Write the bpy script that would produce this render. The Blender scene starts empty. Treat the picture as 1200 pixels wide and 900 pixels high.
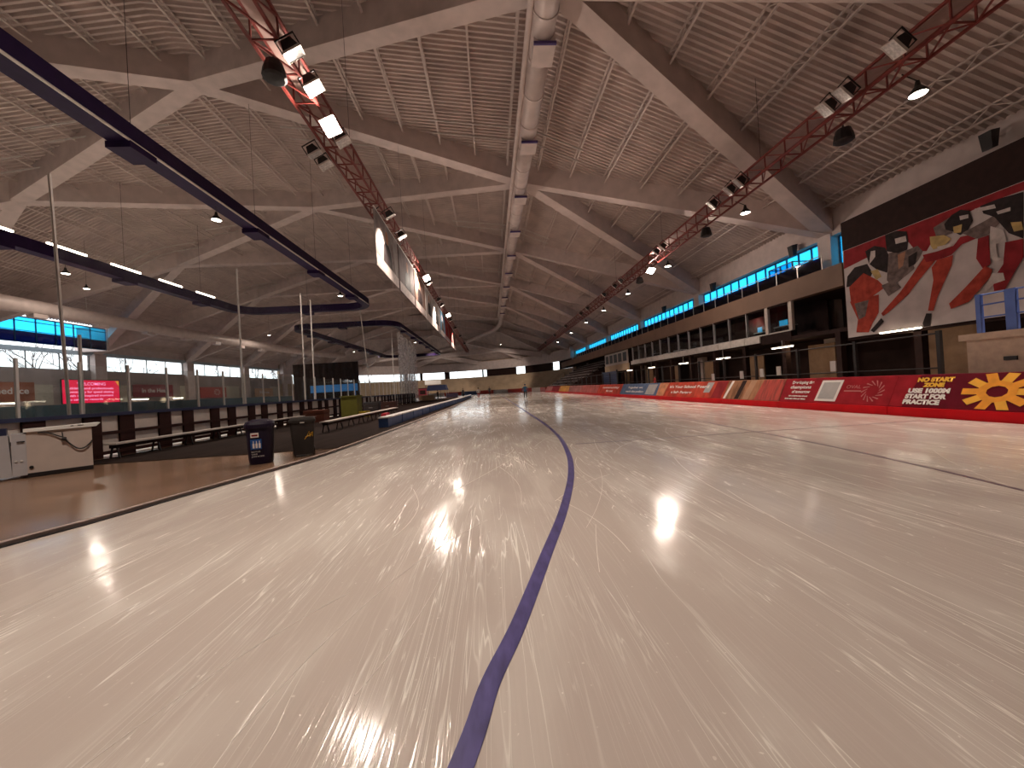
import bpy, bmesh, math, random
from mathutils import Vector, Matrix
random.seed(7)
SC = bpy.context.scene
COL = SC.collection
# ------------------------------------------------------------------ camera
cam_d = bpy.data.cameras.new('camera'); cam = bpy.data.objects.new('camera', cam_d); COL.objects.link(cam)
cam_d.sensor_width = 36.0; cam_d.lens = 13.5; cam_d.clip_start = 0.05; cam_d.clip_end = 900
R_ = (0.99663225, -0.05546661, -0.06039554)
U_ = (0.0598698, -0.01109332, 0.99814455)
F_ = (0.05603368, 0.99839892, 0.00773519)
cam.matrix_world = Matrix(((R_[0], U_[0], -F_[0], 0), (R_[1], U_[1], -F_[1], 0), (R_[2], U_[2], -F_[2], 1.5), (0, 0, 0, 1)))
SC.camera = cam
# ------------------------------------------------------------------ sky and exposure
SC.view_settings.view_transform = 'Standard'; SC.view_settings.look = 'None'
SC.view_settings.gamma = 1.0; SC.view_settings.use_curve_mapping = False
SC.view_settings.exposure = 0.0
SC.cycles.max_bounces = 7; SC.cycles.diffuse_bounces = 4; SC.cycles.transparent_max_bounces = 16
W = bpy.data.worlds.new('sky'); SC.world = W; W.use_nodes = True
wn = W.node_tree.nodes; wn['Background'].inputs[0].default_value = (0.93, 0.97, 1.0, 1); wn['Background'].inputs[1].default_value = 2.6
LAMP = 0.345       # scale of every lamp's power
# ------------------------------------------------------------------ materials
def nt(m): return m.node_tree.nodes, m.node_tree.links
MATS = {}
def mat(name, col, rough=0.6, metal=0.0, var=0.12, scale=3.0, bump=0.0, stretch=(1, 1, 1), emit=0.0, spec=0.4):
    if name in MATS: return MATS[name]
    m = bpy.data.materials.new(name); m.use_nodes = True; N, L = nt(m)
    p = N['Principled BSDF']; p.inputs['Roughness'].default_value = rough; p.inputs['Metallic'].default_value = metal
    p.inputs['Specular IOR Level'].default_value = spec
    tc = N.new('ShaderNodeTexCoord'); mp = N.new('ShaderNodeMapping'); mp.inputs['Scale'].default_value = stretch
    no = N.new('ShaderNodeTexNoise'); no.inputs['Scale'].default_value = scale; no.inputs['Detail'].default_value = 4
    L.new(tc.outputs['Object'], mp.inputs[0]); L.new(mp.outputs[0], no.inputs[0])
    rp = N.new('ShaderNodeValToRGB')
    rp.color_ramp.elements[0].position = 0.3; rp.color_ramp.elements[1].position = 0.72
    rp.color_ramp.elements[0].color = tuple(c * (1 - var) for c in col) + (1,)
    rp.color_ramp.elements[1].color = tuple(min(1, c * (1 + var)) for c in col) + (1,)
    L.new(no.outputs[0], rp.inputs[0]); L.new(rp.outputs[0], p.inputs['Base Color'])
    if emit:
        L.new(rp.outputs[0], p.inputs['Emission Color']); p.inputs['Emission Strength'].default_value = emit
    if bump:
        b = N.new('ShaderNodeBump'); b.inputs['Strength'].default_value = bump; b.inputs['Distance'].default_value = 0.02
        L.new(no.outputs[0], b.inputs['Height']); L.new(b.outputs[0], p.inputs['Normal'])
    MATS[name] = m; return m
def see_through(name, tint, gloss=0.06, solid=None, amount=0.0, net=0.0):
    m = bpy.data.materials.new(name); m.use_nodes = True; N, L = nt(m); N.remove(N['Principled BSDF'])
    out = N['Material Output']
    t = N.new('ShaderNodeBsdfTransparent'); t.inputs[0].default_value = tint + (1,)
    g = N.new('ShaderNodeBsdfGlossy'); g.inputs['Roughness'].default_value = 0.03; g.inputs[0].default_value = (1, 1, 1, 1)
    mx = N.new('ShaderNodeMixShader'); mx.inputs[0].default_value = gloss
    L.new(t.outputs[0], mx.inputs[1]); L.new(g.outputs[0], mx.inputs[2])
    last = mx
    if solid:
        d = N.new('ShaderNodeBsdfDiffuse'); d.inputs[0].default_value = solid + (1,)
        m2 = N.new('ShaderNodeMixShader'); m2.inputs[0].default_value = amount
        if net:
            tc = N.new('ShaderNodeTexCoord'); nz = N.new('ShaderNodeTexNoise'); nz.inputs['Scale'].default_value = net
            L.new(tc.outputs['Object'], nz.inputs[0])
            mr = N.new('ShaderNodeMapRange'); mr.inputs[1].default_value = .3; mr.inputs[2].default_value = .7
            mr.inputs[3].default_value = amount * .4; mr.inputs[4].default_value = amount * 1.6
            L.new(nz.outputs[0], mr.inputs[0]); L.new(mr.outputs[0], m2.inputs[0])
        L.new(mx.outputs[0], m2.inputs[1]); L.new(d.outputs[0], m2.inputs[2]); last = m2
    L.new(last.outputs[0], out.inputs[0]); MATS[name] = m; return m
def glow(name, col, strength):
    m = bpy.data.materials.new(name); m.use_nodes = True; N, L = nt(m); p = N['Principled BSDF']
    p.inputs['Base Color'].default_value = col + (1,); p.inputs['Emission Color'].default_value = col + (1,)
    p.inputs['Emission Strength'].default_value = strength; MATS[name] = m; return m

M_conc = mat('roof_concrete', (.60, .49, .455), .75, var=.10, scale=1.2)
M_deck = mat('roof_deck_steel', (.52, .415, .375), .6, var=.16, scale=.6)
M_joist = mat('joist_steel', (.55, .45, .41), .5, var=.1)
M_duct = mat('duct_metal', (.58, .475, .44), .45, .1, var=.1, scale=1.5)
M_redsteel = mat('truss_red_paint', (.20, .035, .028), .45, var=.15)
M_purple = mat('purple_paint', (.020, .009, .042), .5, var=.15, spec=.15)
M_purple2 = mat('purple_strip', (.06, .035, .14), .4)
M_black = mat('black_metal', (.018, .014, .014), .5)
M_dark = mat('dark_brown', (.026, .012, .010), .8, var=.2, spec=.15)
M_darkwall = mat('concourse_dark_paint', (.040, .021, .018), .85, var=.25, scale=.8, spec=.15)
M_brownband = mat('brown_band_concrete', (.185, .11, .075), .75, var=.12, scale=.7)
M_tan = mat('tan_concrete', (.46, .33, .22), .8, var=.15, scale=.4)
M_beige = mat('beige_block', (.50, .36, .27), .75, var=.12, scale=6, bump=.2)
M_cream = mat('cream_paint', (.66, .57, .47), .6)
M_white = mat('white_paint', (.75, .72, .68), .45, var=.05)
M_greywall = mat('grey_wall', (.36, .29, .27), .8, var=.15, scale=.5)
M_steel = mat('galvanised_steel', (.58, .52, .48), .4, .4)
M_lens = mat('floodlight_glass', (.72, .68, .66), .15, .2, var=.3, scale=9)
M_grey = mat('grey_plastic', (.38, .36, .36), .5)
M_red = mat('red_vinyl', (.60, .006, .012), .5, var=.12, scale=2, spec=.1)
M_blueglass = see_through('blue_film_glass', (.15, .68, .92), .06)
M_blueglass2 = see_through('deep_blue_glass', (.003, .035, .13), .08)
M_glass = see_through('clear_glass', (.95, .97, .97), .05)
M_plexi = see_through('rink_plexiglass', (.93, .95, .95), .05, (.6, .6, .58), .04, net=1.2)
M_net = see_through('safety_net', (1, 1, 1), 0.0, (.55, .52, .50), .045, net=3.0)
M_netbunch = see_through('gathered_net', (1, 1, 1), 0.0, (.74, .71, .71), .58, net=4.0)
M_tube = glow('fluorescent_tube', (1, .88, .68), 9)
M_lamp = glow('lit_flood_lens', (1, .86, .66), 45)
M_down = glow('lit_downlight_lens', (1, .90, .76), 22)

# ------------------------------------------------------------------ mesh builder
class MB:
    def __init__(s): s.v = []; s.f = []; s.m = []
    def quad(s, a, b, c, d, mi=0):
        n = len(s.v); s.v += [tuple(a), tuple(b), tuple(c), tuple(d)]; s.f.append((n, n + 1, n + 2, n + 3)); s.m.append(mi); return s
    def poly(s, pts, mi=0):
        n = len(s.v); s.v += [tuple(p) for p in pts]; s.f.append(tuple(range(n, n + len(pts)))); s.m.append(mi); return s
    def hexa(s, lo, hi, mi=0):
        n = len(s.v); s.v += [tuple(p) for p in lo] + [tuple(p) for p in hi]
        k = len(lo)
        s.f.append(tuple(n + i for i in range(k - 1, -1, -1))); s.m.append(mi)
        s.f.append(tuple(n + k + i for i in range(k))); s.m.append(mi)
        for i in range(k):
            j = (i + 1) % k; s.f.append((n + i, n + j, n + k + j, n + k + i)); s.m.append(mi)
        return s
    def box(s, x0, y0, z0, x1, y1, z1, mi=0):
        x0, x1 = sorted((x0, x1)); y0, y1 = sorted((y0, y1)); z0, z1 = sorted((z0, z1))
        return s.hexa([(x0, y0, z0), (x1, y0, z0), (x1, y1, z0), (x0, y1, z0)], [(x0, y0, z1), (x1, y0, z1), (x1, y1, z1), (x0, y1, z1)], mi)
    def bar(s, p, q, w, h=None, mi=0, up=(0, 0, 1)):
        h = h or w; p = Vector(p); q = Vector(q); d = (q - p).normalized(); u = Vector(up)
        if abs(d.dot(u)) > .98: u = Vector((1, 0, 0))
        a = d.cross(u).normalized() * w / 2; b = a.cross(d).normalized() * h / 2
        return s.hexa([p - a - b, p + a - b, p + a + b, p - a + b], [q - a - b, q + a - b, q + a + b, q - a + b], mi)
    def tube(s, pts, r, n=8, mi=0, caps=True):
        pts = [Vector(p) for p in pts]; rs = r if isinstance(r, (list, tuple)) else [r] * len(pts)
        base = len(s.v)
        prev = None
        for i, p in enumerate(pts):
            d = (pts[min(i + 1, len(pts) - 1)] - pts[max(i - 1, 0)]).normalized()
            if prev is None:
                u = Vector((0, 0, 1)) if abs(d.z) < .95 else Vector((1, 0, 0))
                a = d.cross(u).normalized()
            else: a = (prev - d * prev.dot(d)).normalized()
            prev = a; b = d.cross(a)
            for k in range(n):
                t = 2 * math.pi * k / n; s.v.append(tuple(p + (a * math.cos(t) + b * math.sin(t)) * rs[i]))
        for i in range(len(pts) - 1):
            for k in range(n):
                j = (k + 1) % n; s.f.append((base + i * n + k, base + i * n + j, base + (i + 1) * n + j, base + (i + 1) * n + k)); s.m.append(mi)
        if caps:
            s.f.append(tuple(base + k for k in range(n - 1, -1, -1))); s.m.append(mi)
            e = base + (len(pts) - 1) * n; s.f.append(tuple(e + k for k in range(n))); s.m.append(mi)
        return s
    def lathe(s, prof, n=16, c=(0, 0, 0), mi=0):
        return s.tube([(c[0], c[1], c[2] + z) for _, z in prof], [max(r, 1e-4) for r, _ in prof], n, mi)
    def mesh(s, name, mats, smooth=False):
        me = bpy.data.meshes.new(name); me.from_pydata(s.v, [], s.f)
        for m in (mats if isinstance(mats, (list, tuple)) else [mats]): me.materials.append(m)
        for i, p in enumerate(me.polygons):
            p.material_index = s.m[i]; p.use_smooth = smooth
        me.update(); return me
    def build(s, name, mats, parent=None, smooth=False):
        return link(name, s.mesh(name, mats, smooth), parent)
def link(name, data, parent=None, loc=None, rot=None):
    o = bpy.data.objects.new(name, data); COL.objects.link(o)
    if parent: o.parent = parent
    if loc is not None: o.location = loc
    if rot is not None: o.rotation_euler = rot
    return o
def tag(o, label=None, cat=None, group=None, kind=None):
    if label: o['label'] = label
    if cat: o['category'] = cat
    if group: o['group'] = group
    if kind: o['kind'] = kind
    return o
def thing(name, label, cat, loc=(0, 0, 0), rz=0, group=None, kind=None):
    return tag(link(name, None, None, loc, (0, 0, rz)), label, cat, group, kind)
ORD = ['first', 'second', 'third', 'fourth', 'fifth', 'sixth', 'seventh', 'eighth', 'ninth', 'tenth', 'eleventh', 'twelfth', 'thirteenth', 'fourteenth', 'fifteenth', 'sixteenth', 'seventeenth', 'eighteenth', 'nineteenth', 'twentieth',
       'twenty-first', 'twenty-second', 'twenty-third', 'twenty-fourth', 'twenty-fifth', 'twenty-sixth', 'twenty-seventh', 'twenty-eighth', 'twenty-ninth', 'thirtieth']
def lettering(name, text, height, mtx, m, parent, align='CENTER', shear=0.0, fit=None, bold=0.0):
    """flat printed words: local x along the line, y up, placed by mtx"""
    cu = bpy.data.curves.new(name, 'FONT'); cu.body = text; cu.size = height * 1.38; cu.align_x = align; cu.shear = shear; cu.space_line = .8; cu.offset = bold
    t = bpy.data.objects.new('tmp', cu); COL.objects.link(t)
    bpy.context.view_layer.update()
    me = bpy.data.meshes.new_from_object(t.evaluated_get(bpy.context.evaluated_depsgraph_get()))
    bpy.data.objects.remove(t); bpy.data.curves.remove(cu)
    if fit:
        w = max(v.co.x for v in me.vertices) - min(v.co.x for v in me.vertices)
        for v in me.vertices: v.co.x *= fit / max(w, 1e-3)
    me.transform(mtx); me.materials.clear(); me.materials.append(m); me.name = name
    return link(name, me, parent)
def frame_mtx(origin, xdir, ydir):
    x = Vector(xdir).normalized(); y = Vector(ydir).normalized(); z = x.cross(y)
    return Matrix(((x.x, y.x, z.x, origin[0]), (x.y, y.y, z.y, origin[1]), (x.z, y.z, z.z, origin[2]), (0, 0, 0, 1)))
def light(kind, parent, loc, power, size=.5, col=(1, .86, .73), aim=None, spot=None):
    d = bpy.data.lights.new('lamp_light', kind); d.energy = power * LAMP; d.color = col
    if kind == 'AREA': d.shape = 'DISK'; d.size = size
    else: d.shadow_soft_size = size
    if kind == 'SPOT': d.spot_size = spot or 2.4; d.spot_blend = .6
    o = bpy.data.objects.new('lamp_light', d); COL.objects.link(o); o.parent = parent; o.location = loc
    if aim is not None: o.rotation_euler = Vector(aim).to_track_quat('-Z', 'Y').to_euler()
    return o

# ------------------------------------------------------------------ roof geometry
LX = [26.0, 4.2, -19.0, -41.0, -61.0]; LZ = [11.3, 20.7, 23.4, 20.5, 10.3]      # node lines: x and underside height
XC, AX, Y0, BY = -17.5, 43.5, 115.0, 47.0
BD = 1.75                                                                          # beam depth
def prof(x):
    x = max(-61.0, min(26.0, x))
    for i in range(4):
        if LX[i + 1] <= x <= LX[i]:
            t = (LX[i] - x) / (LX[i] - LX[i + 1]); return LZ[i] + t * (LZ[i + 1] - LZ[i])
    return LZ[-1]
def rad(x, y):
    s = (x - XC) / AX; t = max(0, (y - Y0) / BY); return math.hypot(s, t)
def zbot(x, y):
    if y <= Y0: return prof(x)
    r = min(1.0, rad(x, y)); s = (x - XC) / AX
    w = .5 + .5 * (s / r if r > 1e-4 else 0)
    return w * prof(XC + AX * r) + (1 - w) * prof(XC - AX * r)
def zdeck(x, y): return zbot(x, y) + BD

# ------------------------------------------------------------------ ice
def ice_material():
    m = bpy.data.materials.new('skated_ice'); m.use_nodes = True; N, L = nt(m); p = N['Principled BSDF']
    tc = N.new('ShaderNodeTexCoord')
    def noise(rot, sc, detail=3, dist=0.0, nscale=1.0):
        mp = N.new('ShaderNodeMapping'); mp.inputs['Rotation'].default_value = (0, 0, rot); mp.inputs['Scale'].default_value = sc
        n = N.new('ShaderNodeTexNoise'); n.inputs['Scale'].default_value = nscale; n.inputs['Detail'].default_value = detail; n.inputs['Distortion'].default_value = dist
        L.new(tc.outputs['Object'], mp.inputs[0]); L.new(mp.outputs[0], n.inputs[0]); return n.outputs[0]
    def math_(op, a, b=None, c=None):
        n = N.new('ShaderNodeMath'); n.operation = op
        for i, q in enumerate((a, b, c)):
            if q is None: continue
            if isinstance(q, (int, float)): n.inputs[i].default_value = q
            else: L.new(q, n.inputs[i])
        return n.outputs[0]
    def ramp(v, a, b, lo=0.0, hi=1.0):
        n = N.new('ShaderNodeMapRange'); n.interpolation_type = 'SMOOTHSTEP'
        L.new(v, n.inputs[0]); n.inputs[1].default_value = a; n.inputs[2].default_value = b; n.inputs[3].default_value = lo; n.inputs[4].default_value = hi
        return n.outputs[0]
    def contour(v, at, wid):           # thin curved cut where the noise crosses a level
        d = math_('ABSOLUTE', math_('SUBTRACT', v, at)); return ramp(d, 0.0, wid, 1.0, 0.0)
    patch = noise(.2, (.35, .12, 1), 4)
    gate = ramp(noise(.0, (.9, .5, 1), 2), .42, .62)
    cuts = None
    for rot, sc, at, wid, g in ((.27, (9, .22, 1), .5, .012, 1), (.18, (14, .35, 1), .47, .011, 1), (.40, (7, .16, 1), .53, .009, 1),
                                (.05, (11, .3, 1), .5, .010, 1), (-.35, (6, .35, 1), .52, .007, 1), (.75, (5, .3, 1), .5, .009, 1),
                                (.9, (3.5, .16, 1), .5, .006, 1), (-.6, (3.5, .16, 1), .48, .006, 1)):
        c = contour(noise(rot, sc, 2, .15), at, wid)
        gg = ramp(noise(rot + .3, (1.3, .35, 1), 2), .46, .66)
        c = math_('MULTIPLY', c, gg)
        cuts = c if cuts is None else math_('MAXIMUM', cuts, c)
    fine = ramp(noise(.25, (60, 1.1, 1), 3), .50, .70)
    fine = math_('MULTIPLY', fine, ramp(noise(.25, (.8, .25, 1), 3), .40, .65))
    frost = ramp(noise(1.35, (1.6, .45, 1), 6, .4), .47, .66)
    snow = ramp(noise(0, (26, 26, 1), 1), .74, .78)
    amt = math_('ADD', math_('MULTIPLY', cuts, .75), math_('MULTIPLY', fine, .16))
    amt = math_('ADD', amt, math_('MULTIPLY', frost, .26))
    amt = math_('MINIMUM', math_('ADD', amt, math_('MULTIPLY', snow, .5)), 1.0)
    mix = N.new('ShaderNodeMix'); mix.data_type = 'RGBA'
    base = N.new('ShaderNodeValToRGB'); base.color_ramp.elements[0].position = .3; base.color_ramp.elements[1].position = .7
    base.color_ramp.elements[0].color = (.53, .45, .405, 1); base.color_ramp.elements[1].color = (.61, .53, .475, 1)
    L.new(patch, base.inputs[0]); L.new(base.outputs[0], mix.inputs[6]); mix.inputs[7].default_value = (.86, .81, .74, 1)
    L.new(amt, mix.inputs[0]); L.new(mix.outputs[2], p.inputs['Base Color'])
    rr = math_('ADD', math_('MULTIPLY', amt, .28), .10); L.new(rr, p.inputs['Roughness'])
    p.inputs['IOR'].default_value = 1.33
    h = math_('ADD', math_('MULTIPLY', cuts, .6), math_('MULTIPLY', noise(.25, (40, 1.5, 1), 2), .5))
    h = math_('ADD', h, math_('MULTIPLY', noise(1.35, (2.5, .8, 1), 3), .8))
    b = N.new('ShaderNodeBump'); b.inputs['Strength'].default_value = .35; b.inputs['Distance'].default_value = .006
    L.new(h, b.inputs['Height']); L.new(b.outputs[0], p.inputs['Normal'])
    return m
M_ice = ice_material()
M_lane = mat('lane_blue_paint_in_ice', (.10, .085, .24), .28, var=.35, scale=14, stretch=(1, .3, 1))
M_lane2 = mat('line_dark_paint_in_ice', (.16, .11, .14), .28, var=.3, scale=9)
ice = MB().quad((-66, -30, 0), (12.6, -30, 0), (12.6, 126, 0), (-66, 126, 0)).build('ice_sheet', M_ice)
tag(ice, 'glossy scratched ice of the skating track', 'ice', kind='structure')
def smooth_path(pts, n=8):
    out = []
    P = [Vector(p) for p in pts]
    for i in range(len(P) - 1):
        a, b, c, d = P[max(i - 1, 0)], P[i], P[i + 1], P[min(i + 2, len(P) - 1)]
        for k in range(n):
            t = k / n
            out.append(.5 * ((2 * b) + (c - a) * t + (2 * a - 5 * b + 4 * c - d) * t * t + (3 * b - a - 3 * c + d) * t ** 3))
    out.append(P[-1]); return out
def strip(pts, w, z0, z1, name, m, parent=None):
    b = MB(); P = [Vector((p[0], p[1], 0)) for p in pts]; L_ = []; 
    for i, p in enumerate(P):
        d = (P[min(i + 1, len(P) - 1)] - P[max(i - 1, 0)]).normalized(); n = Vector((d.y, -d.x, 0)) * w / 2
        L_.append((p - n, p + n))
    for i in range(len(P) - 1):
        a, c = L_[i]; e, f = L_[i + 1]
        b.hexa([(a.x, a.y, z0), (c.x, c.y, z0), (f.x, f.y, z0), (e.x, e.y, z0)], [(a.x, a.y, z1), (c.x, c.y, z1), (f.x, f.y, z1), (e.x, e.y, z1)])
    return b.build(name, m, parent)
lane = smooth_path([(-1.1, -.8, 0), (-.62, .4, 0), (-.21, 1.55, 0), (-.09, 1.98, 0), (.09, 2.45, 0), (.40, 3.39, 0), (.80, 4.63, 0), (1.25, 6.35, 0), (1.60, 8.34, 0), (1.88, 11.2, 0), (2.0, 15.4, 0), (2.0, 25, 0), (2.0, 80, 0)])
lo = strip(lane, .105, -.002, .003, 'lane_line', M_lane, ice); lo['label'] = 'blue lane line curving away down the ice'
line2 = smooth_path([(4.6, -1, 0), (5.3, 1.5, 0), (5.86, 3.97, 0), (6.15, 5.24, 0), (6.46, 7.32, 0), (6.68, 10.35, 0), (6.85, 14, 0), (6.9, 30, 0), (6.9, 80, 0)])
strip(line2, .055, -.002, .003, 'lane_line', M_lane2, ice)
strip([(2.0, 9.4), (12.2, 9.3)], .05, -.002, .0025, 'start_line', M_lane2, ice)
strip([(2.0, 20.4), (12.2, 20.4)], .05, -.002, .0025, 'start_line', M_lane2, ice)

# single skate cuts: thin pale grooves lying on the ice
M_cut = mat('skate_cut_frost', (.80, .74, .68), .6, var=.1)
rc = random.Random(21)
cuts = [[(.08, 7.3), (.22, 6.7), (.33, 6.0), (.34, 5.4), (.30, 4.9)], [(-1.3, 6.1), (-1.05, 5.2), (-1.05, 4.4), (-1.25, 3.7)]]
for k in range(70):
    x = rc.uniform(-4.2, 8.5); y = rc.uniform(1.3, 13); a = rc.gauss(.22 if x < 1 else .05, .22); bend = rc.uniform(-.09, .09); ln = rc.uniform(.8, 3.6); p_ = []
    for j in range(7): p_.append((x, y)); x += math.sin(a) * ln / 6; y += math.cos(a) * ln / 6; a += bend
    cuts.append(p_)
for p_ in cuts: strip([(q.x, q.y) for q in smooth_path([(a_, b_, 0) for a_, b_ in p_], 4)], rc.uniform(.003, .006), -.001, .0016, 'skate_cut', M_cut, ice)
# ------------------------------------------------------------------ infield floor with kerb
M_floor = mat('wet_brown_concrete', (.215, .125, .078), .22, var=.28, scale=.9, bump=.05, spec=.5)
M_kerb = mat('kerb_alloy', (.34, .26, .23), .5, var=.2)
edge = [(-15, -14), (-11, -7), (-8.2, -1.5), (-6.7, 2.2), (-5.86, 4.85), (-5.6, 5.6), (-5.36, 6.7), (-4.75, 9.3), (-4.44, 11.5), (-4.15, 17.8), (-3.75, 30), (-3.45, 55), (-3.4, 80)]
edge = [(p.x, p.y) for p in smooth_path([(a, b, 0) for a, b in edge], 5)]
arc = [(-26 + 22.6 * math.cos(t), 80 + 22.6 * math.sin(t)) for t in [math.pi * k / 24 for k in range(1, 25)]]
poly = edge + arc + [(-48.6, -14)]
fl = MB().hexa([(x, y, -.02) for x, y in poly], [(x, y, .035) for x, y in poly]).build('floor', M_floor)
tag(fl, 'wet brown concrete floor of the infield beside the ice', 'floor', kind='structure')
strip([(x + .03, y - .02) for x, y in edge], .10, -.01, .05, 'kerb', M_kerb, fl)
strip([(x + .115, y - .03) for x, y in edge], .06, -.01, .012, 'kerb_gap', M_black, fl)
M_mat = mat('black_rubber', (.020, .012, .010), .9, var=.35, scale=3, stretch=(1, .2, 1), spec=.05)
mt_edge = [p for p in edge if p[1] > 11.4]
mt = MB().hexa([(x - .12, y, .036) for x, y in [(-4.46, 11.35)] + mt_edge] + [(-12.0, 80, .036), (-12.0, 11.35, .036)], [(x - .12, y, .05) for x, y in [(-4.46, 11.35)] + mt_edge] + [(-12.0, 80, .05), (-12.0, 11.35, .05)]).build('rubber_matting', M_mat)
tag(mt, 'black rubber matting on the walkway beyond the two bins', 'matting')
M_cfloor = mat('concourse_floor', (.10, .06, .05), .5)
cf = MB().box(12.6, -30, -.1, 26.2, 118, .02).build('floor_concourse', M_cfloor); tag(cf, 'dark concourse floor behind the red pads', 'floor', kind='structure')
g = MB().quad((-400, -300, -.3), (400, -300, -.3), (400, 500, -.3), (-400, 500, -.3)).build('ground', mat('snowy_ground', (.6, .6, .62), .9)); tag(g, 'snowy ground outside the hall', 'ground', kind='structure')

# ------------------------------------------------------------------ ceiling: corrugated deck, lamella beams, joists, rods
b = MB(); PITCH = .37; ys = []
y = -30.0
while y < Y0:
    ys += [(y, 0), (y + PITCH * .32, 0), (y + PITCH * .5, -.19), (y + PITCH * .82, -.19)]; y += PITCH
cols = [26.6, 26.0, 4.2, -19, -41, -57.0, -61, -61.6]
rows = []
for (yy, dz) in ys:
    st = len(b.v)
    for x in cols: b.v.append((x, yy, zdeck(x, 0) + .1 + dz))
    rows.append(st)
for i in range(len(rows) - 1):
    for k in range(len(cols) - 1):
        if k >= 5 and 47.5 < ys[i][0] < 61: continue          # opening of the blue rooflight
        b.f.append((rows[i] + k, rows[i] + k + 1, rows[i + 1] + k + 1, rows[i + 1] + k)); b.m.append(0)
# domed end
NX = 60; prev = None
for j in range(0, 31):
    row = []
    for i in range(NX + 1):
        s = -1.02 + 2.04 * i / NX; x = XC + AX * s
        tmax = math.sqrt(max(0, 1.0404 - s * s)); yy = Y0 - .4 + (BY * tmax + .4) * j / 30
        row.append(len(b.v)); b.v.append((x, yy, zdeck(x, yy) + .1))
    if prev:
        for i in range(NX): b.f.append((prev[i + 1], prev[i], row[i], row[i + 1])); b.m.append(0)
    prev = row
ceil_o = b.build('ceiling', M_deck); tag(ceil_o, 'brown corrugated steel roof deck on crossing concrete beams', 'ceiling', kind='structure')
def clip(p, q):          # keep the part inside the oval plan
    if p[1] > Y0 and rad(*p) > 1: p, q = q, p
    if p[1] > Y0 and rad(*p) > 1: return None
    if q[1] > Y0 and rad(*q) > 1:
        lo_, hi_ = 0.0, 1.0
        for _ in range(30):
            m_ = (lo_ + hi_) / 2; x = p[0] + (q[0] - p[0]) * m_; yy = p[1] + (q[1] - p[1]) * m_
            if rad(x, yy) > 1: hi_ = m_
            else: lo_ = m_
        q = (p[0] + (q[0] - p[0]) * lo_, p[1] + (q[1] - p[1]) * lo_)
        if math.hypot(q[0] - p[0], q[1] - p[1]) < 2: return None
    return p, q
def node_y(i, k): return (27.4 if i % 2 == 0 else 18.4) + 18 * k
nb = 0
for i in range(4):
    for k in range(-3, 9):
        for kk in ((k, k - 1) if i % 2 else (k, k + 1)):
            p = (LX[i], node_y(i, k)); q = (LX[i + 1], node_y(i + 1, kk))
            if min(p[1], q[1]) < -29: continue
            c = clip(p, q)
            if not c: continue
            p, q = c; P = Vector((p[0], p[1], zbot(*p))); Q = Vector((q[0], q[1], zbot(*q)))
            d = Vector((Q.x - P.x, Q.y - P.y, 0)).normalized(); n = Vector((d.y, -d.x, 0)) * .54; up = Vector((0, 0, BD + .05)); ext = (Q - P).normalized() * .25
            P = P - ext; Q = Q + ext
            MB().hexa([P - n, P + n, P + n + up, P - n + up], [Q - n, Q + n, Q + n + up, Q - n + up]).build('beam', M_conc, ceil_o); nb += 1
# open-web joists running along the hall
for i in range(4):
    xs = [LX[i] + (LX[i + 1] - LX[i]) * (k + .5) / 8 for k in range(8)]
    for x in xs:
        t2 = 1 - ((x - XC) / AX) ** 2; yend = Y0 + BY * math.sqrt(max(0, t2)) - 1
        b = MB(); yy = -29.0; prev = None
        def jp(y_, dz): return (x, y_, zdeck(x, y_) - dz)
        segs = [-29.0, Y0] + [Y0 + (yend - Y0) * k / 6 for k in range(1, 7)]
        for a_, c_ in zip(segs[:-1], segs[1:]):
            b.bar(jp(a_, .06), jp(c_, .06), .12, .08); b.bar(jp(a_, .62), jp(c_, .62), .12, .08)
        yy = -29.0; f_ = 0
        while yy < 30:
            b.bar(jp(yy, .06 if f_ else .62), jp(yy + .9, .62 if f_ else .06), .04); f_ = 1 - f_; yy += .9
        b.build('joist', M_joist, ceil_o)
for k in range(-1, 5):          # pairs of pale sprinkler pipes slung across between the joists
    for i, (xa, xb) in enumerate(((8.5, -3.5), (-8, -16), (-24, -33), (-36, -47))):
        for dy in (0, 1.5):
            yc = (27.4 if i in (0, 2) else 36.4) + 18 * k + dy + (2.5 if i in (0, 2) else -4)
            if yc < 8: continue
            b = MB(); pts = [(xa + (xb - xa) * t / 6, yc, zdeck(xa + (xb - xa) * t / 6, yc) - .75) for t in range(7)]
            b.tube(pts, .06, 6).build('sprinkler_pipe', M_steel, ceil_o)
# edge beams over both long walls
e = MB().box(25.75, -30, 11.2, 26.7, 118, 13.15).build('edge_beam', M_conc, ceil_o)
e = MB().box(-61.7, -30, 10.25, -60.8, 118, 10.75).build('edge_beam', mat('pale_blue_edge_beam', (.42, .50, .56), .6), ceil_o)
for a_, b_ in ((-30, 47.5), (61, 118)): MB().box(-61.75, a_, 10.75, -61.1, b_, 12.3).build('edge_panel', M_conc, ceil_o)

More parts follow.
